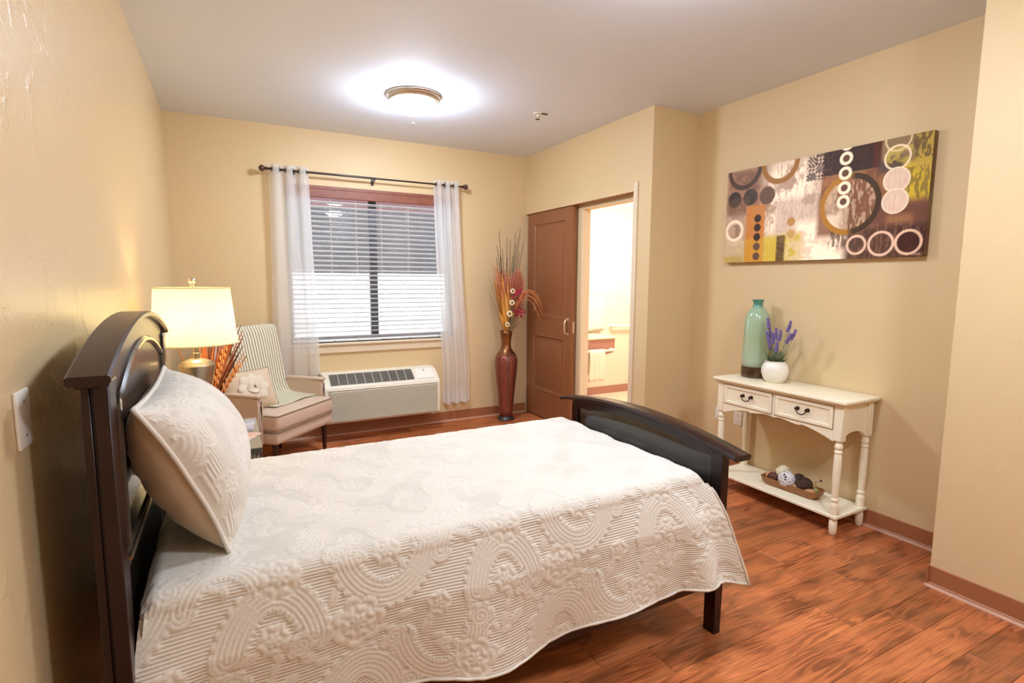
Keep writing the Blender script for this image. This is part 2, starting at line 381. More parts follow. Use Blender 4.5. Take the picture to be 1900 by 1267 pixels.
for x in (1.05, 1.235, 1.46, 1.69, 1.95, 2.25):
    mb = MB(); mb.tube([(x, D+.013, .895), (x, D+.013, 2.2)], .0013, 5); mb.tube([(x, D+.066, .895), (x, D+.066, 2.2)], .0013, 5)
    mb.build('ladder_cord', 'white', bl)
    MB().box(x-.008, x+.008, D+.012, D+.0185, .879, .892, .002).build('rail_button', 'frame_w', bl)

# curtain rod, finials, brackets and the two sheers
RY, RZ = 4.775, 2.358
rd = thing('curtain_rod', 'dark curtain rod with brown knob finials above the window', 'curtain rod', (1.6, RY, RZ))
MB().tube([(.715, RY, RZ), (1.62, RY, RZ)], .0095, 12).build('rod', 'rod', rd)
MB().tube([(1.60, RY, RZ), (2.47, RY, RZ)], .0075, 12).build('rod', 'rod', rd)
for x, sg in ((.715, -1), (2.47, 1)):
    mx = Matrix.Translation((x, RY, RZ)) @ Matrix.Rotation(sg*PI/2, 4, 'Y')
    MB().lathe([(.010, -.005), (.017, 0), (.017, .006), (.010, .010), (.020, .018), (.027, .030), (.025, .042), (.014, .054), (.003, .058)], 16, mx=mx).build('finial', 'finial', rd)
for x in (.93, 1.61, 2.31):
    mb = MB(); mb.box(x-.012, x+.012, D-.006, D, RZ-.05, RZ+.02, .002); mb.tube([(x, D-.004, RZ-.03), (x, RY, RZ-.022), (x, RY, RZ-.01)], .005, 8)
    mb.box(x-.006, x+.006, RY-.012, RY+.012, RZ-.013, RZ-.009); mb.build('bracket', 'rod', rd)
def curtain(label, top, bot, nf, seed, ytop=.0):
    (xa, xb), (ba, bb) = top, bot
    t = thing('sheer_curtain', label, 'curtain', ((xa+xb)/2, RY, .2), group='sheer curtains at the window')
    r = random.Random(seed); nu, nv = 121, 60; P = np.zeros((nu, nv, 3)); ph = r.uniform(0, 6)
    z1, z0 = RZ+.042, .197
    for i in range(nu):
        u = i/(nu-1)
        for j in range(nv):
            w = j/(nv-1); z = z1+(z0-z1)*w
            k = min(1, w/.85)
            xl = xa+(ba-xa)*k**1.4; xr_ = xb+(bb-xb)*k**1.4
            a = 2*PI*nf*u
            fold = math.cos(a)*(.034-.010*w) + (.012*math.sin(2.3*a*.5+ph+2*w)+.008*math.sin(5*u+ph*2+3*w))*w
            P[i, j] = (xl+(xr_-xl)*u + .010*math.sin(2*a)*(1-.4*w) + .006*math.sin(3*w+ph)*w, RY+fold*(.9-.15*w) + .032*w, z + .004*math.cos(a))
    me = np_mesh('fabric', P); f = finish('fabric', me, 'sheer', t, ang=180)
    # doubled hem at the bottom
    me = np_mesh('hem', P[:, -4:, :] - np.array((0, .003, 0))); finish('hem', me, 'sheer', t, ang=180)
    for k in range(2*nf):
        u = (k+.5)/(2*nf); x = xa+(xb-xa)*u; mx = Matrix.Translation((x, RY, RZ)) @ Matrix.Rotation(PI/2 + (-1)**k*.45, 4, 'Z') @ Matrix.Rotation(PI/2, 4, 'X')
        mb = MB(); n = 18; Q = np.zeros((n, 6, 3))
        for i in range(n):
            for j in range(6):
                a, b = 2*PI*i/n, 2*PI*j/6; rr = .019+.004*math.cos(b); Q[i, j] = mx @ Vector((rr*math.cos(a), rr*math.sin(a), .003*math.sin(b)))
        mb.grid(Q, True, True); mb.build('grommet', 'bronze', t)
    return t
curtain('white sheer grommet curtain behind the striped-throw armchair', (.735, 1.05), (.70, 1.095), 3, 1)
curtain('white sheer grommet curtain hanging beside the dried flower vase', (2.18, 2.445), (2.265, 2.55), 3, 2)

# ------------------------------------------------------------------ sliding door and jamb
dr = MB(); dx0, dx1, dy0, dy1, dz0, dz1 = W1+.02, W1+.062, 4.0, 4.845, .012, 2.14
dr.box(dx0+.012, dx1, dy0, dy1, dz0, dz1, .002)
for a in ((dy0, 4.115, dz0, dz1), (4.72, dy1, dz0, dz1), (4.115, 4.72, 2.035, dz1), (4.115, 4.72, .885, 1.07), (4.115, 4.72, dz0, .29)):
    dr.box(dx0, dx0+.013, a[0], a[1], a[2], a[3])
door = struct(dr, 'door_1', 'doorbrown')
for z0, z1 in ((1.07, 2.035), (.29, .885)):
    a, b = 4.115, 4.72; mb = MB()
    rings = [(0, .0), (.012, -.004), (.022, .007), (.034, .011), (.05, .011), (.075, .003)]
    P = np.zeros((len(rings), 4, 3))
    for i, (ins, dep) in enumerate(rings):
        for j, (yy, zz) in enumerate(((a+ins, z0+ins), (b-ins, z0+ins), (b-ins, z1-ins), (a+ins, z1-ins))): P[i, j] = (dx0+dep, yy, zz)
    V = mb.grid(P, closev=True); mb.bm.faces.new(V[-1]); mb.build('door_panel', 'doorbrown', door, ang=20)
mb = MB(); mb.tube([(dx0, 4.065, 1.075), (dx0-.03, 4.062, 1.07), (dx0-.042, 4.060, 1.04), (dx0-.042, 4.060, .97), (dx0-.03, 4.062, .94), (dx0, 4.065, .935)], .009, 10)
mb.box(dx0-.004, dx0, 4.05, 4.082, .918, .95, .002); mb.box(dx0-.004, dx0, 4.05, 4.082, 1.06, 1.092, .002); mb.build('door_handle', 'handle', door)
MB().box(dx0+.012, dx1-.012, 3.996, 4.0005, .95, 1.06).build('edge_pull', 'handle', door)
tr = struct(MB().box(W1-.012, W1+.0, 3.088, 3.135, 0, 2.215, .003), 'trim_2', 'trimcream')
MB().box(W1+.0005, W1+.08, 3.1301, 3.138, 0, 2.145, .001).build('jamb_board', 'trimcream', tr)
MB().box(W1+.012, W1+.07, 3.14, D-.01, 2.141, 2.147).build('door_track', 'doorbrown', tr)
jm = struct(MB().box(W1+.078, W1+.165, 3.925, 3.951, 0, 2.10, .002), 'trim_3', 'trimcream')

# ------------------------------------------------------------------ bathroom furniture (seen through the door)
va = thing('bathroom_vanity', 'wall-hung vanity with pale counter and rose-brown apron seen through the doorway', 'vanity', (3.9, 4.95, 0))
MB().box(3.43, 4.40, 4.72, BY-.001, .775, .80, .006).build('counter', 'trimcream', va)
MB().prism([(3.45, 4.735, .775), (3.45, 4.735, .62), (3.45, 5.22, .45), (3.45, 5.22, .775)], (.93, 0, 0)).build('apron_panel', 'bathpink', va)
MB().box(3.43, 3.98, 4.74, BY-.01, .002, .61, .004).build('side_cabinet', 'bathpink', va)
tb = thing('towel_bar', 'white towel bar fixed under the bathroom counter', 'towel bar', (4.1, 4.68, .64))
MB().tube([(3.80, 4.668, .65), (4.33, 4.668, .65)], .012, 10).build('bar', 'white', tb)
MB().tube([(4.315, 4.668, .65), (4.315, 4.745, .65)], .018, 12).build('mount', 'white', tb)
MB().tube([(3.81, 4.668, .65), (3.81, 4.745, .65)], .018, 12).build('mount', 'white', tb)
def towel(name, label, x0, x1, yb, zt, z0, z1, rb):
    n = 13; path = [(yb-rb-.004, z0)]
    for k in range(12): path.append((yb-rb-.004, z0+(zt-z0)*k/11))
    for k in range(7): a = PI - PI*k/6; path.append((yb+math.cos(a)*(rb+.004), zt+math.sin(a)*(rb+.004)))
    for k in range(10): path.append((yb+rb+.004, zt+(z1-zt)*(k+1)/10))
    P = np.zeros((n, len(path), 3))
    for i in range(n):
        for j, (yy, zz) in enumerate(path): P[i, j] = (x0+(x1-x0)*i/(n-1)+.006*math.sin(zz*14+i), yy+.004*math.sin(i*1.7+zz*6)*(zt-zz)*3, zz)
    me = np_mesh(name, P); o = finish(name, me, 'towel', None, ang=180); md = o.modifiers.new('thickness', 'SOLIDIFY'); md.thickness = .007; md.offset = 0
    return tag(o, label, 'towel', 'white hand towels in the bathroom')
towel('hand_towel', 'white hand towel draped over the bar below the bathroom counter', 3.955, 4.17, 4.668, .65, .31, .38, .014)
tb2 = thing('towel_bar', 'slim bar on the bathroom wall holding the upper towel', 'towel bar', (4.45, BY-.05, 1.24))
MB().tube([(4.02, BY-.055, 1.235), (4.60, BY-.055, 1.235)], .008, 10).build('bar', 'white', tb2)
for x in (4.03, 4.59): MB().tube([(x, BY-.055, 1.235), (x, BY, 1.235)], .012, 10).build('mount', 'white', tb2)
towel('hand_towel', 'white towel hanging on the bathroom wall above the counter', 4.26, 4.55, BY-.055, 1.235, .83, .95, .010)
gb = thing('grab_bar', 'white grab bar mounted on the far bathroom wall', 'grab bar', (4.9, BY-.05, .88))
MB().tube([(4.70, BY, .875), (4.70, BY-.045, .875), (4.72, BY-.055, .875), (5.2, BY-.055, .875), (5.22, BY-.045, .875), (5.22, BY, .875)], .017, 12).build('bar', 'white', gb)
for x in (4.70, 5.22): MB().lathe([(.036, 0), (.036, .006), (.02, .010)], 16, mx=Matrix.Translation((x, BY, .875)) @ Matrix.Rotation(PI/2, 4, 'X')).build('flange', 'white', gb)
mi = thing('bathroom_mirror', 'brown framed mirror on the bathroom wall mostly hidden by the jamb', 'mirror', (4.0, BY, 1.06))
mb = MB()
for a in ((3.45, 3.49, 1.06, 1.6), (4.265, 4.305, 1.06, 1.6), (3.49, 4.265, 1.06, 1.1), (3.49, 4.265, 1.56, 1.6)): mb.box(a[0], a[1], BY-.025, BY-.001, a[2], a[3], .003)
mb.build('frame', 'doorbrown', mi)
MB().box(3.49, 4.265, BY-.012, BY-.004, 1.1, 1.56).build('mirror_glass', 'chrome', mi)

# ------------------------------------------------------------------ ceiling fittings
def ceiling_light(loc, label, dome, z, sc=1.0):
    t = thing('ceiling_light', label, 'ceiling light', (loc[0], loc[1], z), group='flush ceiling lights')
    MB().lathe([(.196*sc, 0), (.196*sc, -.010), (.188*sc, -.014), (.184*sc, -.024), (.176*sc, -.028), (.170*sc, -.042), (.158*sc, -.046), (.152*sc, -.040)], 48, c=(loc[0], loc[1], z), cap=False).build('canopy_ring', 'nickel', t)
    MB().lathe([(.155*sc, -.038), (.154*sc, -.058), (.136*sc, -.088), (.10*sc, -.108), (.05*sc, -.118), (.004, -.120)], 40, c=(loc[0], loc[1], z)).build('dome_diffuser', dome, t)
ceiling_light((1.615, 3.62), 'round flush ceiling light with stepped nickel ring in front of the window', 'dome', H)
ceiling_light((2.2, -0.3), 'lit flush ceiling light at the entry end of the room', 'dome2', H)
ceiling_light((1.95, 1.30), 'added out-of-view fill light on the ceiling above the foot of the bed', 'fill_dome', H)  # added unseen lamp, brightens the quilt top and the right-hand walls
ceiling_light((4.55, 4.25), 'lit flush ceiling light on the lower bathroom ceiling', 'dome3', 2.36)
sp = thing('fire_sprinkler', 'small chrome fire sprinkler head on the ceiling', 'sprinkler', (2.583, 3.53, H))
MB().lathe([(.036, 0), (.036, -.004), (.018, -.008), (.012, -.008)], 20, c=(2.583, 3.53, H)).build('escutcheon', 'white', sp)
MB().lathe([(.010, -.004), (.010, -.022), (.006, -.03), (.004, -.04)], 12, c=(2.583, 3.53, H)).build('body', 'chrome', sp)
mb = MB(); mb.tube([(2.592, 3.53, H-.018), (2.596, 3.53, H-.032), (2.584, 3.53, H-.044)], .002, 6); mb.tube([(2.574, 3.53, H-.018), (2.570, 3.53, H-.032), (2.582, 3.53, H-.044)], .002, 6); mb.build('yoke_arm', 'chrome', sp)
MB().lathe([(.018, -.046), (.018, -.0445), (.003, -.043)], 16, c=(2.583, 3.53, H)).build('deflector', 'dark', sp)
MB().box(2.60, 2.66, 3.505, 3.515, H-.008, H-.001, .001).build('clip', 'dark', sp)
cs = thing('ceiling_sensor', 'tiny white ceiling sensor between light and window wall', 'sensor', (1.81, 4.25, H))
MB().lathe([(.014, 0), (.014, -.004), (.009, -.008)], 16, c=(1.81, 4.25, H)).build('cap', 'white', cs)
MB().lathe([(.005, -.008), (.004, -.011)], 10, c=(1.81, 4.25, H)).build('lens', 'dark', cs)

# light switch and outlets
sw = thing('light_switch', 'blank white wall plate beside the bed headboard', 'wall plate', (0, 1.222, 1.10))
MB().box(0, .007, 1.183, 1.262, 1.098, 1.216, .003, 2).build('plate', 'white', sw)
for z in (1.122, 1.192): MB().lathe([(.0035, .0065), (.0035, .008), (.001, .0083)], 10, mx=Matrix.Translation((0, 1.222, z)) @ Matrix.Rotation(PI/2, 4, 'Y')).build('screw', 'nickel', sw)
for y, lb in ((2.44, 'white outlet plate just right of the console table left front leg'), (2.61, 'white outlet plate half hidden behind the console table left front leg')):
    t = thing('wall_outlet', lb, 'outlet', (W2, y, .38), group='outlets behind the console table')
    MB().box(W2-.006, W2, y-.036, y+.036, .385, .485, .002).build('plate', 'white', t)
    for z in (.412, .458): MB().box(W2-.008, W2-.005, y-.017, y+.017, z-.014, z+.014, .004).build('socket', 'offwhite', t)

# ------------------------------------------------------------------ wall air conditioner
ac = thing('wall_air_conditioner', 'white packaged air conditioner unit on the wall under the window', 'air conditioner', (1.62, D, .165))
ax0, ax1, ay = 1.095, 2.150, 4.605
prof = [(D, .175), (ay+.012, .175), (ay, .187), (ay, .475), (ay+.006, .492), (ay+.03, .515), (ay+.08, .555), (ay+.13, .583), (ay+.19, .596), (D, .60)]
mb = MB(); mb.prism([(ax0, a, b) for a, b in prof], (ax1-ax0, 0, 0))
mb.build('housing', 'offwhite', ac, ang=25)
MB().box(ax0+.03, ax1-.022, ay-.001, ay+.0005, .19, .468).build('louver_backing', 'grille', ac)  # darker backing puts the shade between the louvers into colour
for k in range(21):
    z = .197+k*.0128
    MB().prism([(ax0+.035, ay+.001, z), (ax0+.035, ay-.012, z+.001), (ax0+.035, ay-.011, z+.0045), (ax0+.035, ay+.001, z+.0065)], (ax1-ax0-.06, 0, 0)).build('front_louver', 'offwhite', ac, flat=True)
MB().box(ax0+.02, ax1-.01, ay-.006, ay, .468, .474, .001).build('front_lip', 'white', ac)
def on_slope(u, w, lift):   # u along x, w 0..1 from the lower to the upper end of the sloped top
    a, b = Vector((0, ay+.024, .508)), Vector((0, ay+.150, .592)); n = Vector((0, -(b-a).z, (b-a).y)).normalized()
    q = a+(b-a)*w + n*lift; return (u, q.y, q.z)
gx0, gx1 = ax0+.05, ax0+.815
mb = MB(); P = np.array([[on_slope(x, w, .003 + .006*math.sin(PI*w)) for w in np.linspace(.02, .98, 7)] for x in (gx0, gx1)]); mb.grid(P)
gr = mb.build('top_grille', 'dark', ac)
for k in range(11):
    x = gx0+(gx1-gx0)*k/10
    MB().tube([on_slope(x, w, .006+.006*math.sin(PI*w)) for w in (.02, .25, .5, .75, .98)], .0022, 5).build('divider', 'offwhite', gr)
for k in range(9):
    w = .06+.11*k
    MB().tube([on_slope(gx0, w, .004+.006*math.sin(PI*w)), on_slope(gx1, w, .004+.006*math.sin(PI*w))], .0018, 5).build('grille_bar', 'grille', gr)
mb = MB(); A = np.array([[on_slope(x, w, .004+.006*math.sin(PI*w)) for w in np.linspace(.05, .95, 7)] for x in (gx1+.035, ax1-.04)]); mb.grid(A)
cp = mb.build('control_lid', 'white', ac)
MB().lathe([(.009, 0), (.008, .002), (.001, .0025)], 12, mx=Matrix.Translation(on_slope(gx1+.115, .75, .010)) @ Matrix.Rotation(.6, 4, 'X')).build('emblem', 'grille', cp)
MB().tube([on_slope(gx1+.04, .05, .003), on_slope(ax1-.045, .05, .003)], .002, 5).build('lid_edge', 'grille', cp)
pts = [(ax1-.06, D-.09, .178), (ax1-.05, D-.10, .14), (ax1-.01, D-.10, .125), (ax1+.04, D-.09, .14), (ax1+.06, D-.07, .19), (ax1+.045, D-.04, .25), (ax1+.02, D-.012, .285)]
MB().tube(pts, .007, 8).build('power_cord', 'offwhite', ac)
MB().box(ax0-.02, ax0, D-.22, D, .46, .60, .004).build('wall_sleeve', 'grille', ac)

# ------------------------------------------------------------------ quilt relief tile
TS = 0.0025
def make_tile(W=0.66, Hh=0.50):
    nx, ny = int(round(W/TS)), int(round(Hh/TS))
    X, Y = np.meshgrid((np.arange(nx)+.5)*TS, (np.arange(ny)+.5)*TS, indexing='ij')
    best = np.full_like(X, 9.0); sarc = np.zeros_like(X); wid = np.full_like(X, .03)
    t = np.linspace(0, 1, 110); curves = []
    def spiral(cx, cy, r0, r1, a0, a1, n=70):
        q = np.linspace(0, 1, n); a = a0+(a1-a0)*q; r = r0+(r1-r0)*q; return np.stack([cx+r*np.cos(a), cy+r*np.sin(a)], 1)
    # rolling scroll bands: half arches that end in small curls
    def arch(cx, cy, w, h, up):
        a = PI*(1-t); return np.stack([cx+w*np.cos(a), cy+up*h*np.sin(a)**1.3], 1)
    curves.append((arch(.13, .02, .105, .13, 1), .040)); curves.append((arch(.36, .17, .115, .13, -1), .036))
    curves.append((arch(.58, .27, .10, .12, 1), .036)); curves.append((arch(.22, .44, .12, .12, -1), .034)); curves.append((arch(.47, .40, .09, .09, 1), .026))
    for cx, cy, r, a0 in ((.265, .035, .026, PI), (.005, .03, .024, 0), (.485, .195, .026, 0), (.225, .185, .024, PI), (.355, .455, .026, PI), (.085, .455, .024, 0), (.645, .255, .022, PI)):
        curves.append((spiral(cx, cy, r, .004, a0, a0+PI*3.4), .013))
    for k, (c, wd) in enumerate(curves):
        seg = np.r_[0, np.cumsum(np.hypot(*np.diff(c, axis=0).T))]
        for ox in (-W, 0, W):
            for oy in (-Hh, 0, Hh):
                for p, s_ in zip(c+(ox, oy), seg):
                    R = .05
                    i0, i1 = max(0, int((p[0]-R)/TS)), min(nx, int((p[0]+R)/TS)+1); j0, j1 = max(0, int((p[1]-R)/TS)), min(ny, int((p[1]+R)/TS)+1)
                    if i0 >= i1 or j0 >= j1: continue
                    d = np.hypot(X[i0:i1, j0:j1]-p[0], Y[i0:i1, j0:j1]-p[1]); b = best[i0:i1, j0:j1]; m_ = (d < b) & (d < wd+.012)
                    b[m_] = d[m_]; sarc[i0:i1, j0:j1][m_] = s_+k*.37; wid[i0:i1, j0:j1][m_] = wd
    band = best < wid+.011*np.abs(np.sin(PI*sarc/.021))
    e = np.abs(np.sin(PI*best/.0125))**.6
    scal = np.abs(np.sin(PI*sarc/.021))**.5*np.sin(PI*np.clip((best-wid)/.014+.25, 0, 1))**.5
    e = np.where(best > wid-.002, scal, e*(.93+.07*np.sign(np.sin(2*PI*sarc/.009))))
    h = np.where(band, e, 0); mask = np.where(band, 0, 1.0)
    def wrap(cx, cy): return (X-cx+W/2) % W-W/2, (Y-cy+Hh/2) % Hh-Hh/2
    def rosette(cx, cy, R, n, rings):
        nonlocal h, mask
        dx, dy = wrap(cx, cy); r = np.hypot(dx, dy); th = np.arctan2(dy, dx); Re = R*(.80+.20*np.abs(np.cos(n/2*th))**.7); q = r/Re; ins = q < 1
        ringi = np.floor(q*rings); pet = np.abs(np.cos(n/2*th+PI/2*ringi))**.55*np.abs(np.sin(PI*np.clip(q*rings, 0, rings)))**.5
        core = np.cos(np.clip(r/(.16*R), 0, 1)*PI/2)**.5
        h = np.where(ins, np.maximum(pet, core), h); mask = np.where(ins, 0, mask)
    rosette(.13, .265, .075, 7, 3); rosette(.46, .075, .070, 6, 3); rosette(.60, .43, .058, 7, 2); rosette(.13, .015, .042, 6, 2); rosette(.36, .255, .040, 5, 2); rosette(.58, .285, .042, 6, 2); rosette(.22, .435, .045, 6, 2)
    rr = np.random.default_rng(5)
    for k in range(60):      # small leaflets and buds edging the bands
        cx, cy, R = rr.uniform(0, W), rr.uniform(0, Hh), rr.uniform(.010, .020); dx, dy = wrap(cx, cy); a_ = rr.uniform(0, PI)
        ux, uy = dx*np.cos(a_)+dy*np.sin(a_), -dx*np.sin(a_)+dy*np.cos(a_); r = np.hypot(ux/1.5, uy*1.2)
        ins = (r < R) & (mask > .5)
        if ins.mean()*W*Hh < .6*PI*R*R: continue
        h = np.where(ins, np.sqrt(np.clip(1-(r/R)**2, 0, 1))*.8*(.6+.4*np.abs(np.sin(uy/R*3.2))), h); mask = np.where(ins, 0, mask)
    return h, mask, nx, ny
TH, TM, TNX, TNY = make_tile()
def tile_sample(u, v):
    """bilinear, periodic; u, v in metres"""
    x = u/TS-.5; y = v/TS-.5; i = np.floor(x).astype(int); j = np.floor(y).astype(int); fx, fy = x-i, y-j
    def g(A): 
        a, b, c, d = A[i % TNX, j % TNY], A[(i+1) % TNX, j % TNY], A[i % TNX, (j+1) % TNY], A[(i+1) % TNX, (j+1) % TNY]
        return (a*(1-fx)+b*fx)*(1-fy)+(c*(1-fx)+d*fx)*fy
    return g(TH), g(TM)
def quilt_mat():
    m = mat('cream_quilted_cotton', (0.70, 0.64, 0.545), 0.8, sheen=.15); N, L = nt(m); b = bsdf(m)
    a = N.new('ShaderNodeAttribute'); a.attribute_name = 'cloth'; k = N.new('ShaderNodeAttribute'); k.attribute_name = 'stripe'
    sp = N.new('ShaderNodeSeparateXYZ'); L.new(a.outputs['Vector'], sp.inputs[0])
    mu = N.new('ShaderNodeMath'); mu.operation = 'MULTIPLY'; mu.inputs[1].default_value = 2*PI/.0085; L.new(sp.outputs[1], mu.inputs[0])
    si = N.new('ShaderNodeMath'); si.operation = 'SINE'; L.new(mu.outputs[0], si.inputs[0])
    ml = N.new('ShaderNodeMath'); ml.operation = 'MULTIPLY'; L.new(si.outputs[0], ml.inputs[0]); L.new(k.outputs['Fac'], ml.inputs[1])
    no = N.new('ShaderNodeTexNoise'); no.inputs['Scale'].default_value = 130; no.inputs['Detail'].default_value = 2; L.new(a.outputs['Vector'], no.inputs['Vector'])
    ad = N.new('ShaderNodeMath'); ad.operation = 'MULTIPLY_ADD'; ad.inputs[1].default_value = 1.2; L.new(no.outputs['Fac'], ad.inputs[0]); L.new(ml.outputs[0], ad.inputs[2])
    bp = N.new('ShaderNodeBump'); bp.inputs['Strength'].default_value = .8; bp.inputs['Distance'].default_value = .0011; L.new(ad.outputs[0], bp.inputs['Height']); L.new(bp.outputs[0], b.inputs['Normal'])
    return m
M['quilt'] = quilt_mat()
def displaced(P, u, v, amp):
    du = np.gradient(P, axis=0); dv = np.gradient(P, axis=1); n = np.cross(du, dv); n /= np.linalg.norm(n, axis=2, keepdims=True)+1e-12
    h, mk = tile_sample(u, v)
    return P + n*(h*amp)[..., None], mk

# ------------------------------------------------------------------ bed
bed = thing('bed', 'dark espresso wooden single bed with arched headboard and footboard', 'bed', (1.1, 1.74, 0))
BY0, BY1 = 1.172, 2.308          # outer faces of the posts
def arch_z(y, zc, ze): q = (y-(BY0+BY1)/2)/((BY1-BY0)/2+.036); return zc-(zc-ze)*q*q
def arch_cap(name, x0, x1, zc, ze, th, over, mt, side):
    n = 40; P = np.zeros((n, 8, 3)); w = (x1-x0)/2; xm = (x0+x1)/2
    sec = [(-w, -th*.2), (-w, -th*.75), (-w*.82, -th), (w*.82, -th), (w, -th*.75), (w, -th*.2), (w*.86, 0), (-w*.86, 0)]
    for i in range(n):
        y = BY0-over+(BY1-BY0+2*over)*i/(n-1)
        for j, (a, b) in enumerate(sec): P[i, j] = (xm+a, y, arch_z(y, zc, ze)+b)
    mb = MB(); V = mb.grid(P, closev=True); mb.bm.faces.new(V[0][::-1]); mb.bm.faces.new(V[-1]); return mb.build(name, mt, bed, ang=35)
def arch_panel(name, x0, x1, y0, y1, zb, zc, ze, drop, mt, parent=None):
    poly = [(x0, y0, zb)] + [(x0, y, arch_z(y, zc, ze)-drop) for y in np.linspace(y0, y1, 25)] + [(x0, y1, zb)]
    return MB().prism(poly, (x1-x0, 0, 0)).build(name, mt, parent or bed)
# headboard
HC, HE = 1.345, 1.248
arch_cap('headboard_cap', .092, .168, HC, HE, .020, .036, 'esp', 0)
for y0 in (BY0, BY1-.07):
    mb = MB(); mb.box(.108, .124, y0+.004, y0+.066, .0, HE-.012, .002); mb.box(.124, .128, y0+.010, y0+.06, .0, HE-.012); mb.box(.128, .158, y0, y0+.07, .0, HE-.012, .003)
    mb.build('headboard_post', 'esp', bed)
    MB().box(.100, .160, y0-.010, y0+.08, HE-.030, HE-.018, .004).build('post_collar', 'esp', bed)
arch_panel('headboard_panel', .118, .138, BY0+.05, BY1-.05, .22, HC, HE, .018, 'espblk')
arch_panel('headboard_top_rail', .112, .150, BY0+.06, BY1-.06, 1.02, HC, HE, .02, 'esp')
mb = MB(); n = 30; P = np.zeros((n, 6, 3))
ys = np.linspace(BY0+.11, BY1-.11, n)
pts = [(.148, BY0+.115, .80)] + [(.150, y, arch_z(y, HC-.085, HE-.16)) for y in ys] + [(.148, BY1-.115, .80)]
mb.tube(pts, .011, 8); mb.build('panel_moulding', 'espblk', bed)
MB().box(.112, .157, BY0+.06, BY1-.06, .775, .822, .008).build('headboard_rail', 'espblk', bed)
MB().tube([(.161, BY0+.068, .806), (.161, BY1-.068, .806)], .0045, 8).build('rail_highlight', 'nickel', bed)  # bright metal tube stands in for the gleam along the rail edge
MB().box(.112, .152, BY0+.06, BY1-.06, .28, .40, .004).build('headboard_rail', 'esp', bed)
# footboard
FX = 2.082
FC, FE = .842, .783
arch_cap('footboard_cap', FX-.030, FX+.062, FC, FE, .022, .036, 'esp', 0)
for y0 in (BY0+.046, BY1-.10):
    yy = y0; mb = MB()
    poly = [(FX, .20), (FX, FE-.02), (FX+.040, FE-.02), (FX+.040, .20), (FX+.036, .0), (FX+.002, .0)]
    mb.prism([(a, yy, b) for a, b in poly], (0, .055, 0)); mb.build('footboard_leg', 'esp', bed)
arch_panel('footboard_panel', FX+.010, FX+.030, BY0+.10, BY1-.10, .22, FC, FE, .02, 'espblk')
arch_panel('footboard_top_rail', FX+.002, FX+.036, BY0+.05, BY1-.05, .745, FC, FE, .02, 'esp')
n = 17; P = np.zeros((n, 25, 3))        # padded swell on the inner face
for i in range(n):
    for j in range(25):
        y = BY0+.105+(BY1-BY0-.21)*j/24; q = i/(n-1); z = .40+(arch_z(y, FC-.045, FE-.055)-.40)*q; bulge = (math.sin(PI*q)*math.sin(PI*j/24))**.35
        P[i, j] = (FX+.010-.020*bulge, y, z)
mb = MB(); mb.grid(P); mb.build('footboard_padding', 'espblk', bed, ang=180)
for y0 in (BY0+.064, BY1-.089): MB().box(.14, FX+.01, y0, y0+.025, .20, .36, .004).build('side_rail', 'esp', bed)
MB().box(.16, FX, BY0+.09, BY1-.09, .33, .36).build('slat_base', 'dkwood', bed)
mt_ = thing('mattress', 'single mattress hidden under the cream quilt', 'mattress', (1.1, 1.74, .362))
MB().box(.185, 2.045, 1.262, 2.238, .362, .672, .04, 3).build('ticking', 'towel', mt_)

# quilt
QT = .695; ye0, ye1 = 1.245, 2.262; rad = .045; Ld = .388; Lf = .40
res = .0036
arc = rad*PI/2; topw = (ye1-ye0)-2*rad
vlen = Ld+arc+topw+arc+Lf; nvv = int(vlen/res); vv = np.linspace(0, vlen, nvv)      # 0 at near hem
x_a, x_b = .167, 2.03; nuu = int((x_b-x_a)/res); uu = np.linspace(0, 1, nuu)
U, V = np.meshgrid(uu, vv, indexing='ij')
ud = x_a+(x_b-x_a)*U
ripple = .5+.5*np.sin(ud*7.0+1.0); hemw = .018*np.sin(ud*6.2+.3)+.010*np.sin(ud*11+2)
dn = np.clip((Ld-V)/Ld, 0, 1)                       # 1 at the near hem
dep = np.clip(Ld-V, 0, None)*(1+hemw/Ld)            # depth below the roll
foot = np.clip((U-.80)/.20, 0, 1); foot = foot*foot*(3-2*foot)
head = np.clip((.10-U)/.10, 0, 1); head = head*head*(3-2*head)
flare = .03*np.clip(dn*3, 0, 1)+.030*dn**1.1 + .014*np.sin(ud*7.0+1)*dn + .018*np.sin(ud*13+.5)*dn**2 + foot*dn*(.03+.03*np.cos((U-.92)*70)) + .03*head*dn
py = np.zeros_like(U); pz = np.zeros_like(U)
near = V <= Ld; a1 = (V > Ld) & (V <= Ld+arc); tp = (V > Ld+arc) & (V <= Ld+arc+topw); a2 = (V > Ld+arc+topw) & (V <= Ld+2*arc+topw); far = V > Ld+2*arc+topw
py = np.where(near, ye0-flare, py); pz = np.where(near, QT-rad-dep, pz)
th = (V-Ld)/rad; py = np.where(a1, ye0+rad-rad*np.cos(th), py); pz = np.where(a1, QT-rad+rad*np.sin(th), pz)
q = (V-Ld-arc); wr = .0035*np.sin(ud*21+q*9)*np.sin(q*17+ud*5)+.003*np.sin(q*30+3*np.sin(ud*4))
tw = np.clip(np.minimum(q, topw-q)/.12, 0, 1)
py = np.where(tp, ye0+rad+q, py); pz = np.where(tp, QT+wr*tw, pz)
th2 = (V-Ld-arc-topw)/rad; py = np.where(a2, ye1-rad+rad*np.sin(th2), py); pz = np.where(a2, QT-rad+rad*np.cos(th2), pz)
df = np.clip(V-Ld-2*arc-topw, 0, None); py = np.where(far, ye1+.05*df/Lf+.012*np.sin(ud*9)*df/Lf, py); pz = np.where(far, QT-rad-df, pz)
px = ud + np.where(near, (U**6)*.108*dn**.6 - ((1-U)**10)*.05*dn, 0)
endr = np.clip((U-.972)/.028, 0, 1); pz = pz - np.where(~near & ~far, .035*endr**2, 0)
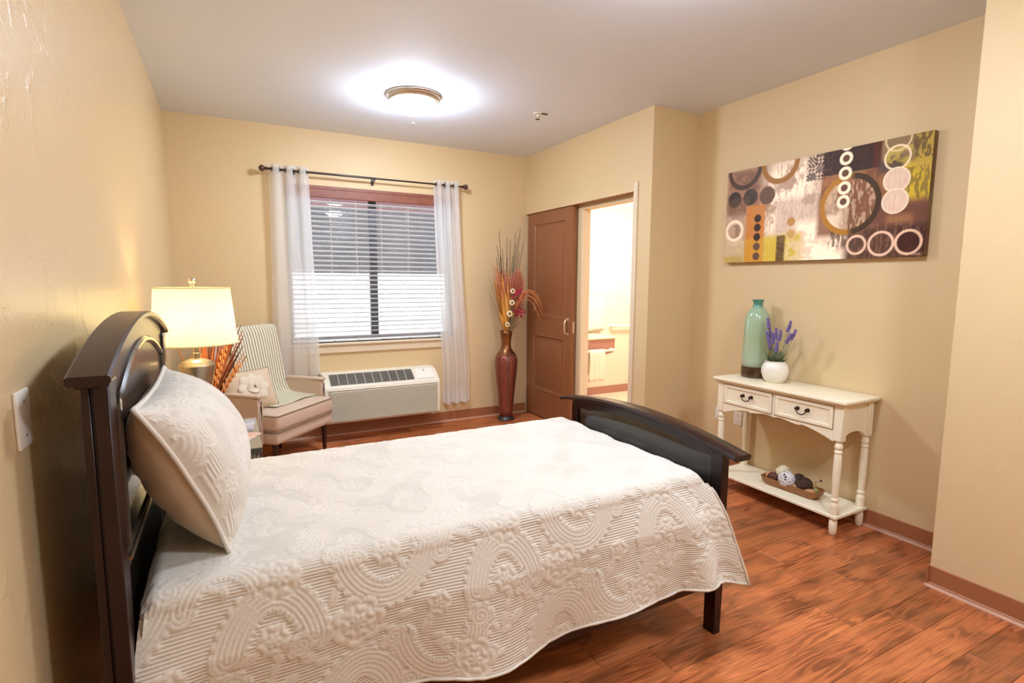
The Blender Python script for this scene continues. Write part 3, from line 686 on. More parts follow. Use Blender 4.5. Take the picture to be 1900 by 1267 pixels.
endh = np.clip((.02-U)/.02, 0, 1); pz = pz - np.where(~near & ~far, .03*endh**2, 0)
P = np.stack([px, py, pz], -1)
cu_, cv_ = ud+.13, V+.02
P, mk = displaced(P, cu_, cv_, np.where(near, .0046, .0022+.0024*np.clip(1-(V-Ld)/.12, 0, 1)))
me = np_mesh('quilt', P); attr(me, 'stripe', mk); attr(me, 'cloth', np.stack([cu_, cv_, 0*cu_], -1), 'FLOAT_VECTOR')
ql = finish('quilt', me, 'quilt', None, ang=180)
tag(ql, 'cream embossed paisley quilt spread over the bed', 'quilt')
# bound edge along the near hem and foot corner, and the fold tucked down at the head
ring = [tuple(P[i, 0]) for i in range(0, nuu, 6)] + [tuple(P[-1, j]) for j in range(0, int(Ld/res), 6)]
MB().tube(ring, .005, 6).build('binding', 'quilt', ql, ang=180)
n = 60; Q = np.zeros((n, 40, 3))
for i in range(n):
    for j in range(40):
        w_ = j/39; yv = ye0-.02+(ye1-ye0+.02)*i/(n-1); s_ = w_*.42
        Q[i, j] = (x_a+.012-.012*math.sin(min(1, w_*3)*PI/2)-.002*math.sin(i*.5), yv-.05*w_*max(0, 1-i/12)+.01*math.sin(w_*6), QT-.032-s_)
Uq, Vq = np.meshgrid(np.linspace(0, 1.0, n), np.linspace(0, .42, 40), indexing='ij')
me = np_mesh('head_fold', Q); attr(me, 'stripe', np.ones(n*40)); attr(me, 'cloth', np.stack([Uq, Vq, 0*Uq], -1), 'FLOAT_VECTOR')
finish('head_fold', me, 'quilt', ql, ang=180)

# bed pillow
pil = thing('bed_pillow', 'large cream quilted sham pillow leaning on the headboard', 'pillow', (.30, 1.73, .70))
PL0, PL1 = 1.335, 2.02
B0 = Vector((.372, 0, .707)); T0 = Vector((.198, 0, 1.150))
ax_b = (T0-B0); Lh = ax_b.length; ax_b.normalize(); ax_n = Vector((ax_b.z, 0, -ax_b.x))   # towards the foot of the bed
def pillow_side(nu, nv, sgn, thick, ears=.05):
    P = np.zeros((nu, nv, 3)); A = np.linspace(-1, 1, nu); Bq = np.linspace(-1, 1, nv)
    a, b = np.meshgrid(A, Bq, indexing='ij')
    t = thick*np.clip((1-np.abs(a)**3.6), 0, 1)**.55*np.clip((1-np.abs(b)**2.4), 0, 1)**.6
    pin_a = 1-.07*(1-b*b)**1*np.abs(a)**8; pin_b = 1-.06*(1-a*a)*np.abs(b)**6
    cy = (PL0+PL1)/2+(PL1-PL0)/2*a*pin_a; bb = (Lh/2)*(1+b*pin_b)
    wrk = sgn*t
    bend = -.018*(b*b)+.012*np.sin(a*2.5)*(1-np.abs(b))
    for k in range(3): P[..., k] = B0[k]+ax_b[k]*bb+ax_n[k]*(wrk+bend)
    P[..., 1] = cy - .062*b
    return P, a, b
P, a, b = pillow_side(210, 150, 1, .125)
uq, vq = (a+1)*.34*1.0+.31, (b+1)*.24*1.0+.07
P2, mk = displaced(P, uq, vq, -.0035)
me = np_mesh('sham_front', P2); attr(me, 'stripe', mk); attr(me, 'cloth', np.stack([vq, uq, 0*uq], -1), 'FLOAT_VECTOR')
finish('sham_front', me, 'quilt', pil, ang=180)
Pb, a, b = pillow_side(60, 60, -1, .125)
rip = .004*np.sin(b*26+3*np.sin(a*3))*(1-a**2)*(1-b**2)+.004*np.sin(a*9+b*14)*np.abs(a)*(1-b**2)*(1-a**4)
Pb[..., 0] += rip
finish('sham_back', np_mesh('sham_back', Pb), 'satin', pil, ang=180)
edge = [Pb[0, j] for j in range(60)] + [Pb[i, -1] for i in range(1, 60)] + [Pb[-1, j] for j in range(58, -1, -1)] + [Pb[i, 0] for i in range(58, -1, -1)]
MB().tube([tuple(p) for p in edge], .0065, 8).build('piping', 'quilt', pil, ang=180)

# ------------------------------------------------------------------ nightstand, lamp, magazines, reeds
NX0, NX1, NY0, NY1, NZ = .03, .497, 2.543, 3.165, .65
ns = thing('nightstand', 'dark nightstand with grey-green top between bed and armchair', 'nightstand', (.26, 2.85, 0))
MB().box(NX0, NX1, NY0, NY1, NZ-.006, NZ, .002).build('table_top', 'table', ns)
MB().box(NX0, NX1, NY0, NY1, NZ-.032, NZ-.006, .003).build('top_edge', 'tabledark', ns)
MB().box(NX0+.02, NX1-.03, NY0+.03, NY1-.03, .12, NZ-.032, .003).build('cabinet_body', 'table', ns)
for z0, z1 in ((.40, .60), (.15, .38)):
    d_ = MB().box(NX1-.03, NX1-.012, NY0+.05, NY1-.05, z0, z1, .004).build('drawer', 'table', ns)
    MB().tube([(NX1-.012, 2.80, (z0+z1)/2), (NX1+.008, 2.81, (z0+z1)/2), (NX1+.008, 2.90, (z0+z1)/2), (NX1-.012, 2.91, (z0+z1)/2)], .005, 8).build('pull', 'bronze', d_)
for x in (NX0+.03, NX1-.06):
    for y in (NY0+.04, NY1-.07): MB().box(x, x+.03, y, y+.03, 0, .12, .003).build('leg', 'dkwood', ns)

lx, ly = .237, 2.79
lp = thing('table_lamp', 'table lamp with glowing cream drum shade and turned metal base', 'lamp', (lx, ly, NZ))
prof = [(.074, 0), (.077, .010), (.070, .022), (.050, .035), (.034, .055), (.030, .09), (.038, .15), (.050, .22), (.060, .28), (.070, .335), (.078, .368), (.079, .378), (.074, .386), (.070, .387), (.064, .396), (.058, .397), (.050, .404), (.022, .412), (.016, .414), (.016, .436), (.013, .440), (.013, .50)]
MB().lathe(prof, 36, c=(lx, ly, NZ)).build('base', 'lampmetal', lp, ang=30)
sb, st_ = 1.135, 1.402
mb = MB(); mb.lathe([(.183, sb), (.160, st_)], 64, c=(lx, ly, 0), cap=False); mb.build('lamp_shade', 'shade', lp, ang=180)
mb = MB()
for r_, z_ in ((.1835, sb), (.1605, st_)): mb.tube([(lx+r_*math.cos(2*PI*k/48), ly+r_*math.sin(2*PI*k/48), z_) for k in range(49)], .003, 6)
mb.build('shade_trim', 'shade', lp)
mb = MB()
for k in range(3): a_ = 2*PI*k/3+.4; mb.tube([(lx, ly, st_-.012), (lx+.159*math.cos(a_), ly+.159*math.sin(a_), st_-.002)], .0018, 6)
mb.tube([(lx+.045*math.cos(t_), ly+.0, 1.15+.125*(1+math.sin(t_))) for t_ in np.linspace(-PI/2, 3*PI/2, 25)], .0016, 6)
mb.build('harp', 'nickel', lp)
MB().lathe([(.006, st_-.012), (.006, st_+.006), (.012, st_+.009), (.006, st_+.014), (.009, st_+.018), (.016, st_+.028), (.017, st_+.036), (.011, st_+.046), (.003, st_+.050)], 18, c=(lx, ly, 0)).build('finial', 'chrome', lp)
bu = MB().sphere((lx, ly, 1.26), .028, 16, 10).build('bulb', 'bulb', lp)
pl_ = bpy.data.lights.new('bulb_glow', 'POINT'); pl_.energy = BULB; pl_.color = (1.0, .76, .42); pl_.shadow_soft_size = .045
po = bpy.data.objects.new('bulb_glow', pl_); COL.objects.link(po); po.parent = lp; po.location = (0, 0, 1.26-NZ+.0)
bu.visible_shadow = True
# the bulb itself sits just under the light so that it does not shade it
bu.location.z -= .085

def magazine(label, c, rz, w, h, cols, z):
    t = thing('magazine', label, 'magazine', (c[0], c[1], z), rz, 'magazines on the nightstand')
    MB().box(-w/2, w/2, -h/2, h/2, 0, .004, .001).build('pages', 'white', t, local=True)
    mm = bpy.data.materials.new('magazine_cover'); mm.use_nodes = True; N, L = nt(mm); b_ = N['Principled BSDF']; b_.inputs['Roughness'].default_value = .3
    tc = N.new('ShaderNodeTexCoord'); n_ = N.new('ShaderNodeTexNoise'); n_.inputs['Scale'].default_value = 11; n_.inputs['Detail'].default_value = 3; r_ = N.new('ShaderNodeValToRGB')
    r_.color_ramp.elements[0].position = .35; r_.color_ramp.elements[1].position = .65; r_.color_ramp.elements[0].color = (*cols[0], 1); r_.color_ramp.elements[1].color = (*cols[2], 1); k_ = r_.color_ramp.elements.new(.5); k_.color = (*cols[1], 1)
    L.new(tc.outputs['Object'], n_.inputs['Vector']); L.new(n_.outputs['Fac'], r_.inputs[0]); L.new(r_.outputs[0], b_.inputs['Base Color'])
    MB().box(-w/2, w/2, -h/2, h/2, .004, .0055).build('cover', mm, t, local=True)
magazine('open magazine with pale red and white print on the nightstand', (.390, 2.728), -.50, .15, .21, ((.75, .68, .6), (.62, .30, .22), (.8, .75, .7)), NZ+.001)
magazine('bluish magazine lying behind the red one on the nightstand', (.405, 2.985), -.1, .15, .22, ((.70, .72, .75), (.25, .28, .42), (.75, .6, .5)), NZ+.001)

REED = {'o': mat('orange_dried_reed', (.52, .14, .03), .7), 'r': mat('rust_dried_reed', (.20, .05, .02), .7), 'w': mat('wheat_straw', (.62, .27, .09), .7), 'd': mat('dark_dried_reed', (.05, .022, .015), .7)}
rb = Vector((.255, 3.07, NZ)); rd_ = thing('dried_reed_bunch', 'bunch of rust and orange dried reeds in a vase behind the table lamp', 'dried plants', tuple(rb))
MB().lathe([(.045, 0), (.055, .02), (.058, .06), (.040, .11), (.032, .13), (.036, .14)], 24, c=tuple(rb), cap=False).build('vase', 'bronze', rd_)
rr = random.Random(11)
for k in range(52):
    tx, ty, tz = rr.uniform(-.15, .20), rr.uniform(-.02, .10), rr.uniform(.36, .56)
    if k < 34: tx = rr.uniform(.03, .21)
    b0 = rb+Vector((rr.uniform(-.018, .018), rr.uniform(-.018, .018), .03)); e_ = rb+Vector((tx, ty, tz)); mid = (b0+e_)/2+Vector((-.015*tx/.2, 0, .0))
    c_ = rr.choice('ooorrd')
    MB().tube([b0, mid, e_], [.0048, .0044, .0018], 6).build('reed', REED[c_], rd_)
for k in range(9):
    tx = -.09+.033*k; e_ = rb+Vector((tx, -.035+.01*(k % 3), .34+.05*(k % 4))); b0 = rb+Vector((tx*.12, 0, .10)); d_ = (e_-b0)
    mb = MB(); mb.tube([b0, e_], .0025, 5)
    if k % 2 == 0:
        for i in range(11):
            c_ = b0+d_*(.42+.053*i); sd = Vector((d_.z, 0, -d_.x)).normalized()*(.009*(-1)**i); mb.sphere(c_+sd, .011, 6, 5, (.5, .5, 1.5))
        mb.build('wheat_head', REED['w'], rd_)
    else:
        n_ = 8; P = np.zeros((2, n_, 3)); sd = Vector((d_.z, .3, -d_.x)).normalized()
        for i in range(n_):
            c_ = b0+d_*(.25+.75*i/(n_-1)); wd_ = .017*math.sin(PI*(i+.4)/n_); P[0, i] = c_-sd*wd_; P[1, i] = c_+sd*wd_
        mb.grid(P); mb.build('dried_leaf', REED['o'], rd_)

# ------------------------------------------------------------------ armchair, cushion, throw
CO = Vector((.8785, 4.1125, 0)); CR = math.atan2(.722, .692)       # local x along the front (to the sitter's left in the picture: right), local y to the back
ch = thing('armchair', 'beige upholstered armchair in the corner by the window', 'armchair', tuple(CO), CR)
def cp_(x, y, z): return WM['armchair'] @ Vector((x, y, z))
hw = .338
MB().box(-hw, hw, .0, .56, .255, .345, .025, 3).build('seat_frame', 'chair', ch, local=True)
cush = MB().box(-hw-.004, hw+.004, -.012, .50, .350, .480, .035, 4).build('seat_cushion', 'chair', ch, local=True)
def loop_box(x0, x1, y0, y1, z, r, k=6):
    p = []
    for cx, cy, a0 in ((x1-r, y1-r, 0), (x0+r, y1-r, PI/2), (x0+r, y0+r, PI), (x1-r, y0+r, 1.5*PI)):
        for i in range(k+1): a = a0+PI/2*i/k; p.append((cx+r*math.cos(a), cy+r*math.sin(a), z))
    return p+[p[0]]
mb = MB(); mb.tube(loop_box(-hw-.001, hw+.001, -.009, .497, .470, .03), .0045, 6); mb.tube(loop_box(-hw-.001, hw+.001, -.009, .497, .356, .03), .0045, 6); mb.build('seat_piping', 'piping', ch, local=True)
# reclined back with rounded top
n = 14; P = []
for z, y0, y1, wx in ((.30, .44, .56, .33), (.50, .46, .575, .335), (.75, .50, .61, .34), (.95, .535, .635, .345), (1.03, .553, .640, .343), (1.055, .566, .632, .335)):
    P.append(loop_box(-wx, wx, y0, y1, z, .03, 4)[:-1])
mb = MB(); V = mb.grid(np.array(P), closev=True); mb.bm.faces.new(V[0][::-1]); mb.bm.faces.new(V[-1]); mb.build('backrest', 'chair', ch, local=True, ang=60)
for s_ in (-1, 1):
    x0, x1 = sorted((s_*(hw+.002), s_*(hw+.052)))
    poly = [(x0, .10, .255), (x0, .115, .55), (x0, .097, .60), (x0, .12, .612), (x0, .30, .614), (x0, .455, .62), (x0, .475, .255)]
    mb = MB(); mb.prism(poly, (x1-x0, 0, 0)); bmesh.ops.bevel(mb.bm, geom=list(mb.bm.edges), offset=.012, segments=2, affect='EDGES', clamp_overlap=True)
    a_ = mb.build('arm', 'chair', ch, local=True)
    xo = s_*(hw+.064); MB().tube([(xo, .135, .30), (xo, .15, .59), (xo, .52, .61)], .004, 6).build('arm_piping', 'piping', a_, local=False) if False else None
    MB().box(min(s_*hw, s_*(hw+.060)), max(s_*hw, s_*(hw+.060)), .095, .465, .604, .628, .010, 3).build('arm_pad', 'chair', ch, local=True)
for x in (-.29, .29):
    for y, k in ((.055, 1), (.50, -1)):
        MB().lathe([(.013, 0), (.024, .24), (.024, .262)], 4, mx=Matrix.Translation((x, y, 0)) @ Matrix.Rotation(PI/4, 4, 'Z')).build('leg', 'dkwood', ch, local=True)
# striped throw
def stripe_mat():
    m = mat('green_striped_towelling', (.85, .84, .72), .9, bump=(250, .3)); N, L = nt(m); b_ = bsdf(m)
    a = N.new('ShaderNodeAttribute'); a.attribute_name = 'cloth'; sp_ = N.new('ShaderNodeSeparateXYZ'); L.new(a.outputs['Vector'], sp_.inputs[0])
    mu = N.new('ShaderNodeMath'); mu.operation = 'MULTIPLY'; mu.inputs[1].default_value = 2*PI/.0285; L.new(sp_.outputs[0], mu.inputs[0])
    si = N.new('ShaderNodeMath'); si.operation = 'SINE'; L.new(mu.outputs[0], si.inputs[0])
    r_ = N.new('ShaderNodeValToRGB'); e = r_.color_ramp.elements; e[0].position = .40; e[0].color = (.88, .81, .63, 1); e[1].position = .62; e[1].color = (.34, .31, .18, 1)
    mr = N.new('ShaderNodeMapRange'); mr.inputs[1].default_value = -1; L.new(si.outputs[0], mr.inputs[0]); L.new(mr.outputs[0], r_.inputs[0]); L.new(r_.outputs[0], b_.inputs['Base Color']); return m
M['stripe'] = stripe_mat()
path = [(.66, .80), (.652, .95), (.648, 1.03), (.63, 1.062), (.60, 1.068), (.565, 1.062), (.545, 1.03), (.525, .95), (.49, .75), (.458, .58), (.435, .515), (.39, .492), (.30, .488), (.20, .487), (.155, .487)]
pp = [Vector((a, b)) for a, b in path]; cl = [0.0]
for i in range(1, len(pp)): cl.append(cl[-1]+(pp[i]-pp[i-1]).length)
nu, nv = 50, 110; P = np.zeros((nu, nv, 3)); C2 = np.zeros((nu, nv, 3))
for j in range(nv):
    s_ = cl[-1]*j/(nv-1); k = max(i for i in range(len(cl)) if cl[i] <= s_+1e-9); k = min(k, len(pp)-2); f_ = (s_-cl[k])/(cl[k+1]-cl[k]); q = pp[k].lerp(pp[k+1], f_)
    w_ = j/(nv-1); xl, xr_ = -.155+.0*w_, .352-.02*w_
    if w_ > .28: xl = -.19+.05*(w_-.28); xr_ = .352-.02*(w_-.28)
    for i in range(nu):
        u_ = i/(nu-1); x_ = xl+(xr_-xl)*u_
        P[i, j] = (x_, q.x-.004-.004*math.sin(u_*9+w_*5)*(.5+w_), q.y+.004*math.sin(u_*8+w_*9)*(1 if w_ > .75 else .3)+.002)
        C2[i, j] = (u_*.54, s_, 0)
for i in range(nu):
    for j in range(nv): P[i, j] = cp_(*P[i, j])
me = np_mesh('striped_throw', P); attr(me, 'cloth', C2, 'FLOAT_VECTOR'); o = finish('striped_throw', me, 'stripe', None, ang=180)
md = o.modifiers.new('thickness', 'SOLIDIFY'); md.thickness = .006; md.offset = 0
tag(o, 'cream and green striped throw draped over the armchair back and seat', 'throw')
# flower cushion
cc = cp_(-.215, .325, .62)
cu2 = thing('flower_cushion', 'small tan cushion with ivory petal applique on the armchair', 'cushion', tuple(cc), CR-.35)
lean = Matrix.Rotation(-.45, 4, 'X')
n = 26; A, Bq = np.meshgrid(np.linspace(-1, 1, n), np.linspace(-1, 1, n), indexing='ij')
def cush_side(sg, th_):
    t_ = th_*np.clip(1-np.abs(A)**2.4, 0, 1)**.6*np.clip(1-np.abs(Bq)**2.4, 0, 1)**.6; P = np.stack([A*.19*(1-.06*(1-Bq**2)*np.abs(A)), sg*t_, Bq*.16*(1-.06*(1-A**2)*np.abs(Bq))], -1)
    return np.array([[lean @ Vector(P[i, j]) for j in range(n)] for i in range(n)])
finish('cushion_front', np_mesh('cushion_front', cush_side(-1, .075)), 'cushion', cu2, local=True, ang=180)
finish('cushion_back', np_mesh('cushion_back', cush_side(1, .055)), 'cushion', cu2, local=True, ang=180)
E_ = cush_side(1, .0); ed_ = [E_[0, j] for j in range(n)]+[E_[i, -1] for i in range(1, n)]+[E_[-1, j] for j in range(n-2, -1, -1)]+[E_[i, 0] for i in range(n-2, -1, -1)]
MB().tube([tuple(p) for p in ed_], .0045, 6).build('cushion_piping', 'piping', cu2, local=True)
for k in range(11):
    a0 = 2*PI*k/8 if k < 8 else 2*PI*(k-8)/3+.3; rr_ = .095 if k < 8 else .04
    P = np.zeros((6, 7, 3))
    for i in range(6):
        for j in range(7):
            s_, t_ = i/5, j/6-.5; wq = .10*math.sin(PI*min(1, .18+s_*.75)); r_ = rr_*(.25+s_*.95)
            lx_, lz_ = r_*math.cos(a0)-t_*wq*math.sin(a0), r_*math.sin(a0)+t_*wq*math.cos(a0)
            d_ = .074*max(0, 1-abs(lx_/.19)**2.4)**.6*max(0, 1-abs(lz_/.16)**2.4)**.6
            P[i, j] = lean @ Vector((lx_, -d_-.006-.010*s_*s_+.008*(t_*2)**2-(0 if k < 8 else .008), lz_))
    mb = MB(); mb.grid(P); mb.build('petal', 'petal', cu2, local=True, ang=180)

# ------------------------------------------------------------------ tall floor vase and dried flowers
VX, VY = 2.903, 4.665
def mosaic_mat():
    m = bpy.data.materials.new('red_mosaic_metal'); m.use_nodes = True; N, L = nt(m); b_ = N['Principled BSDF']; b_.inputs['Roughness'].default_value = .33; b_.inputs['Metallic'].default_value = .35
    tc = N.new('ShaderNodeTexCoord'); sp_ = N.new('ShaderNodeSeparateXYZ'); L.new(tc.outputs['Object'], sp_.inputs[0])
    at = N.new('ShaderNodeMath'); at.operation = 'ARCTAN2'; L.new(sp_.outputs[1], at.inputs[0]); L.new(sp_.outputs[0], at.inputs[1])
    am = N.new('ShaderNodeMath'); am.operation = 'MULTIPLY'; am.inputs[1].default_value = 9.0; L.new(at.outputs[0], am.inputs[0])
    zm = N.new('ShaderNodeMath'); zm.operation = 'MULTIPLY'; zm.inputs[1].default_value = 105.0; L.new(sp_.outputs[2], zm.inputs[0])
    def sn(op, extra=None):
        a = N.new('ShaderNodeMath'); a.operation = op; L.new(am.outputs[0], a.inputs[0]); L.new(zm.outputs[0], a.inputs[1]); s_ = N.new('ShaderNodeMath'); s_.operation = 'SINE'; L.new(a.outputs[0], s_.inputs[0]); return s_
    s1, s2 = sn('ADD'), sn('SUBTRACT'); pr_ = N.new('ShaderNodeMath'); pr_.operation = 'MULTIPLY'; L.new(s1.outputs[0], pr_.inputs[0]); L.new(s2.outputs[0], pr_.inputs[1])
    r_ = N.new('ShaderNodeValToRGB'); e = r_.color_ramp.elements; e[0].position = .18; e[0].color = (.05, .012, .008, 1); e[1].position = .45; e[1].color = (.46, .125, .075, 1)
    ab = N.new('ShaderNodeMath'); ab.operation = 'ABSOLUTE'; L.new(pr_.outputs[0], ab.inputs[0]); L.new(ab.outputs[0], r_.inputs[0])
    L.new(r_.outputs[0], b_.inputs['Base Color']); bp = N.new('ShaderNodeBump'); bp.inputs['Strength'].default_value = .4; bp.inputs['Distance'].default_value = .003; L.new(ab.outputs[0], bp.inputs['Height']); L.new(bp.outputs[0], b_.inputs['Normal']); return m
M['mosaic'] = mosaic_mat()
M['vasegold'] = mat('antique_gold_neck', (.34, .15, .05), .3, metal=.8, var=(9, (.16, .05, .022), .2))
M['vasebase'] = mat('dark_pewter_base', (.06, .05, .045), .4, metal=.5)
fv = thing('floor_vase', 'tall red mosaic floor vase with gold neck in the window corner', 'vase', (VX, VY, 0))
body = [(.070, .035), (.072, .10), (.085, .25), (.100, .40), (.112, .52), (.117, .60), (.112, .655), (.098, .690)]
MB().lathe(body, 40, c=(VX, VY, 0)).build('vase_body', 'mosaic', fv, ang=180)
MB().lathe([(.098, .690), (.074, .718), (.058, .745), (.050, .775), (.048, .80), (.052, .85), (.060, .90), (.066, .932), (.061, .932), (.05, .86), (.04, .78)], 36, c=(VX, VY, 0), cap=False).build('vase_neck', 'vasegold', fv, ang=180)
MB().lathe([(.086, 0), (.090, .008), (.082, .022), (.073, .030), (.070, .045)], 32, c=(VX, VY, 0)).build('vase_foot', 'vasebase', fv)
for a0, w_, mt in ((-1.82, .10, 'vasebase'), (-1.10, .05, 'vasebase'), (-2.75, .05, 'vasebase'), (-.30, .10, 'vasebase')):
    P = np.array([[(VX+(r_+.002)*math.cos(a0+d_), VY+(r_+.002)*math.sin(a0+d_), z_) for d_ in (-w_/2, 0, w_/2)] for r_, z_ in body]); mb = MB(); mb.grid(P); bd = mb.build('vase_band', mt, fv, ang=180)
    if w_ > .09:
        mb = MB()
        for k in range(24): z_ = .08+.025*k; r_ = np.interp(z_, [b_[1] for b_ in body], [b_[0] for b_ in body]); mb.sphere((VX+(r_+.003)*math.cos(a0), VY+(r_+.003)*math.sin(a0), z_), .004, 6, 4)
        mb.build('band_studs', 'nickel', bd)['kind'] = 'stuff'
FM = {'twig': mat('dark_twig', (.09, .07, .04), .7), 'amber': mat('amber_dried_leaf', (.72, .33, .05), .6), 'rust': mat('rust_plume', (.55, .17, .07), .8), 'pink': mat('coral_plume', (.74, .27, .17), .85), 'mag': mat('magenta_blossom', (.48, .03, .07), .6), 'cream': mat('cream_petal', (.80, .60, .32), .6), 'core': mat('dark_flower_core', (.06, .03, .02), .8), 'orange': mat('orange_curl', (.62, .20, .05), .6), 'sage': mat('sage_sprig', (.32, .24, .11), .7)}
fb = thing('dried_flower_arrangement', 'tall autumn dried flower arrangement standing in the mosaic floor vase', 'dried flowers', (VX, VY, .90))
rf = random.Random(21); O0 = Vector((VX, VY, .84))
def px_dir(dx, dz, dy=0): return O0+Vector((dx, dy, dz))
for k in range(17):      # bare twigs
    dx = rf.uniform(-.13, .10); dz = rf.uniform(.80, 1.12)
    if k < 3: dx, dz = (.135, .165, .13)[k], (1.13, 1.0, .9)[k]
    b0 = O0+Vector((rf.uniform(-.02, .02), rf.uniform(-.02, .02), 0)); e_ = px_dir(dx, dz, rf.uniform(-.06, .02))
    m_ = b0.lerp(e_, .5)+Vector((rf.uniform(-.012, .012), 0, 0)); MB().tube([b0, m_, e_], [.0042, .0038, .0024], 5).build('twig', FM['twig'], fb)
for dx, dz, dy in ((-.22, .66, -.02), (-.25, .56, -.03), (-.18, .80, 0), (-.21, .38, -.05), (.19, .72, -.03)):
    b0 = O0; e_ = px_dir(dx, dz, dy); MB().tube([b0, b0.lerp(e_, .5)+Vector((0, 0, .05)), e_], [.002, .0018, .001], 5).build('twig', FM['sage'], fb)
def leaf(a, b, w, mt, nm, curve=0.0, roll=0.0):
    a, b = Vector(a), Vector(b); d_ = b-a; sd = Vector((d_.z, roll, -d_.x)).normalized(); n_ = 9; P = np.zeros((3, n_, 3))
    for i in range(n_):
        s_ = i/(n_-1); c_ = a+d_*s_+Vector((0, -.02*math.sin(PI*s_), curve*math.sin(PI*s_))); wd_ = w*max(.06, math.sin(PI*min(.98, .12+.86*s_)))
        P[0, i] = c_-sd*wd_; P[1, i] = c_+Vector((0, .006, 0)); P[2, i] = c_+sd*wd_
    mb = MB(); mb.grid(P); return mb.build(nm, mt, fb, ang=180)
for dx, dz, dy in ((-.115, .60, -.07), (-.085, .68, -.06), (-.055, .50, -.08), (-.10, .42, -.085), (-.02, .62, -.06), (-.125, .30, -.08), (.015, .70, -.03), (-.07, .25, -.09), (-.135, .5, -.05), (-.155, .58, -.04), (-.165, .64, -.03), (-.13, .70, -.03), (-.10, .36, -.10)):
    leaf(O0+Vector((dx*.1, dy*.3, .06)), px_dir(dx, dz, dy), .022, FM['amber'], 'amber_leaf', 0, rf.uniform(-.3, .3))
def plume(a, b, mt, n_, sp_, nm):
    a, b = Vector(a), Vector(b); mb = MB(); mb.tube([a, b], [.0022, .0008], 5); d_ = b-a; sd = Vector((d_.z, 0, -d_.x)).normalized()
    for i in range(n_):
        s_ = .38+.62*i/n_; c_ = a+d_*s_; k = (-1)**i; L_ = sp_*(1.15-s_)+.02
        e_ = c_+d_.normalized()*L_*1.1+sd*k*L_*.6+Vector((0, rf.uniform(-.5, .5)*L_, 0)); mb.tube([c_, e_], [.0028, .0012], 4)
    return mb.build(nm, mt, fb)
for k in range(38):
    dx = -.15+.0083*k; dz = rf.uniform(.52, .76); plume(O0+Vector((0, 0, .02)), px_dir(dx, dz, rf.uniform(-.09, 0)), FM['rust' if k % 3 else 'pink'], 22, .09, 'plume')
for dx, dz in ((.10, .72), (.15, .69), (.185, .62), (.12, .62), (.16, .56), (.06, .66)):
    plume(O0+Vector((.01, 0, .05)), px_dir(dx, dz, rf.uniform(-.07, -.02)), FM['pink'], 46, .13, 'plume')
for k in range(11):       # arching curls on the right, swinging out in front of the door
    q = k/10; ex = .15+.11*math.sin(2.6*q+.3); ey = -.20-.18*q; ez = .46-.20*q+.05*(k % 2); top = .47+.06*math.sin(3*q); mb = MB()
    p0 = O0+Vector((.01, -.02, .05)); p1 = O0+Vector((.06+.02*q, -.08, top)); p2 = O0+Vector((ex*.75, ey*.7, top+.12-.06*q)); p3 = O0+Vector((ex, ey, ez-.04))
    mb.tube([((1-t)**3)*p0+3*(1-t)**2*t*p1+3*(1-t)*t*t*p2+t**3*p3 for t in np.linspace(0, 1, 16)], [.0026]*12+[.0024, .002, .0016, .001], 5); mb.build('arching_curl', FM['orange'], fb)
for dx, dz, dy, r_ in ((.012, .57, -.115, .030), (0, .455, -.125, .032), (-.03, .345, -.13, .036), (-.045, .235, -.115, .028)):      # cream flowers
    c_ = px_dir(dx, dz-.09+.02, dy); mb = MB(); nrm = Vector((-.35, -.9, .15)).normalized(); rot = nrm.to_track_quat('Z', 'Y').to_matrix().to_4x4()
    for k in range(8):
        a_ = 2*PI*k/8; P = np.zeros((4, 5, 3))
        for i in range(4):
            for j in range(5):
                s_ = .25+.75*i/3; t_ = (j/4-.5); wq = r_*.62*math.sin(PI*min(.92, .2+.75*i/3)); v_ = Vector((r_*s_*math.cos(a_)-t_*wq*math.sin(a_), r_*s_*math.sin(a_)+t_*wq*math.cos(a_), .006+.010*s_*(1-s_)*2-.02*t_*t_))
                P[i, j] = c_+rot @ v_
        mb.grid(P)
    fl_ = mb.build('cream_flower', FM['cream'], fb, ang=180)
    MB().sphere(c_+rot @ Vector((0, 0, .008)), r_*.34, 8, 6).build('flower_core', FM['core'], fl_)
    MB().tube([O0, c_], .002, 5).build('flower_stem', FM['sage'], fb)
for k in range(34):      # magenta blossoms
    c_ = px_dir(rf.uniform(.03, .15), rf.uniform(.24, .52), rf.uniform(-.13, -.05)); mb = MB()
    for i in range(5):
        a_ = 2*PI*i/5+k; mb.sphere(c_+Vector((.010*math.cos(a_), rf.uniform(-.008, .008), .010*math.sin(a_))), .0085, 6, 5, (1.1, .5, .8))
    mb.build('blossom', FM['mag'], fb)
    if k % 2 == 0: MB().tube([O0, c_], .0016, 4).build('flower_stem', FM['sage'], fb)
for k in range(14):
    leaf(O0+Vector((rf.uniform(-.02, .03), -.03, .06)), px_dir(rf.uniform(-.05, .13), rf.uniform(.14, .30), rf.uniform(-.10, -.04)), .008, FM['sage'], 'small_leaf')

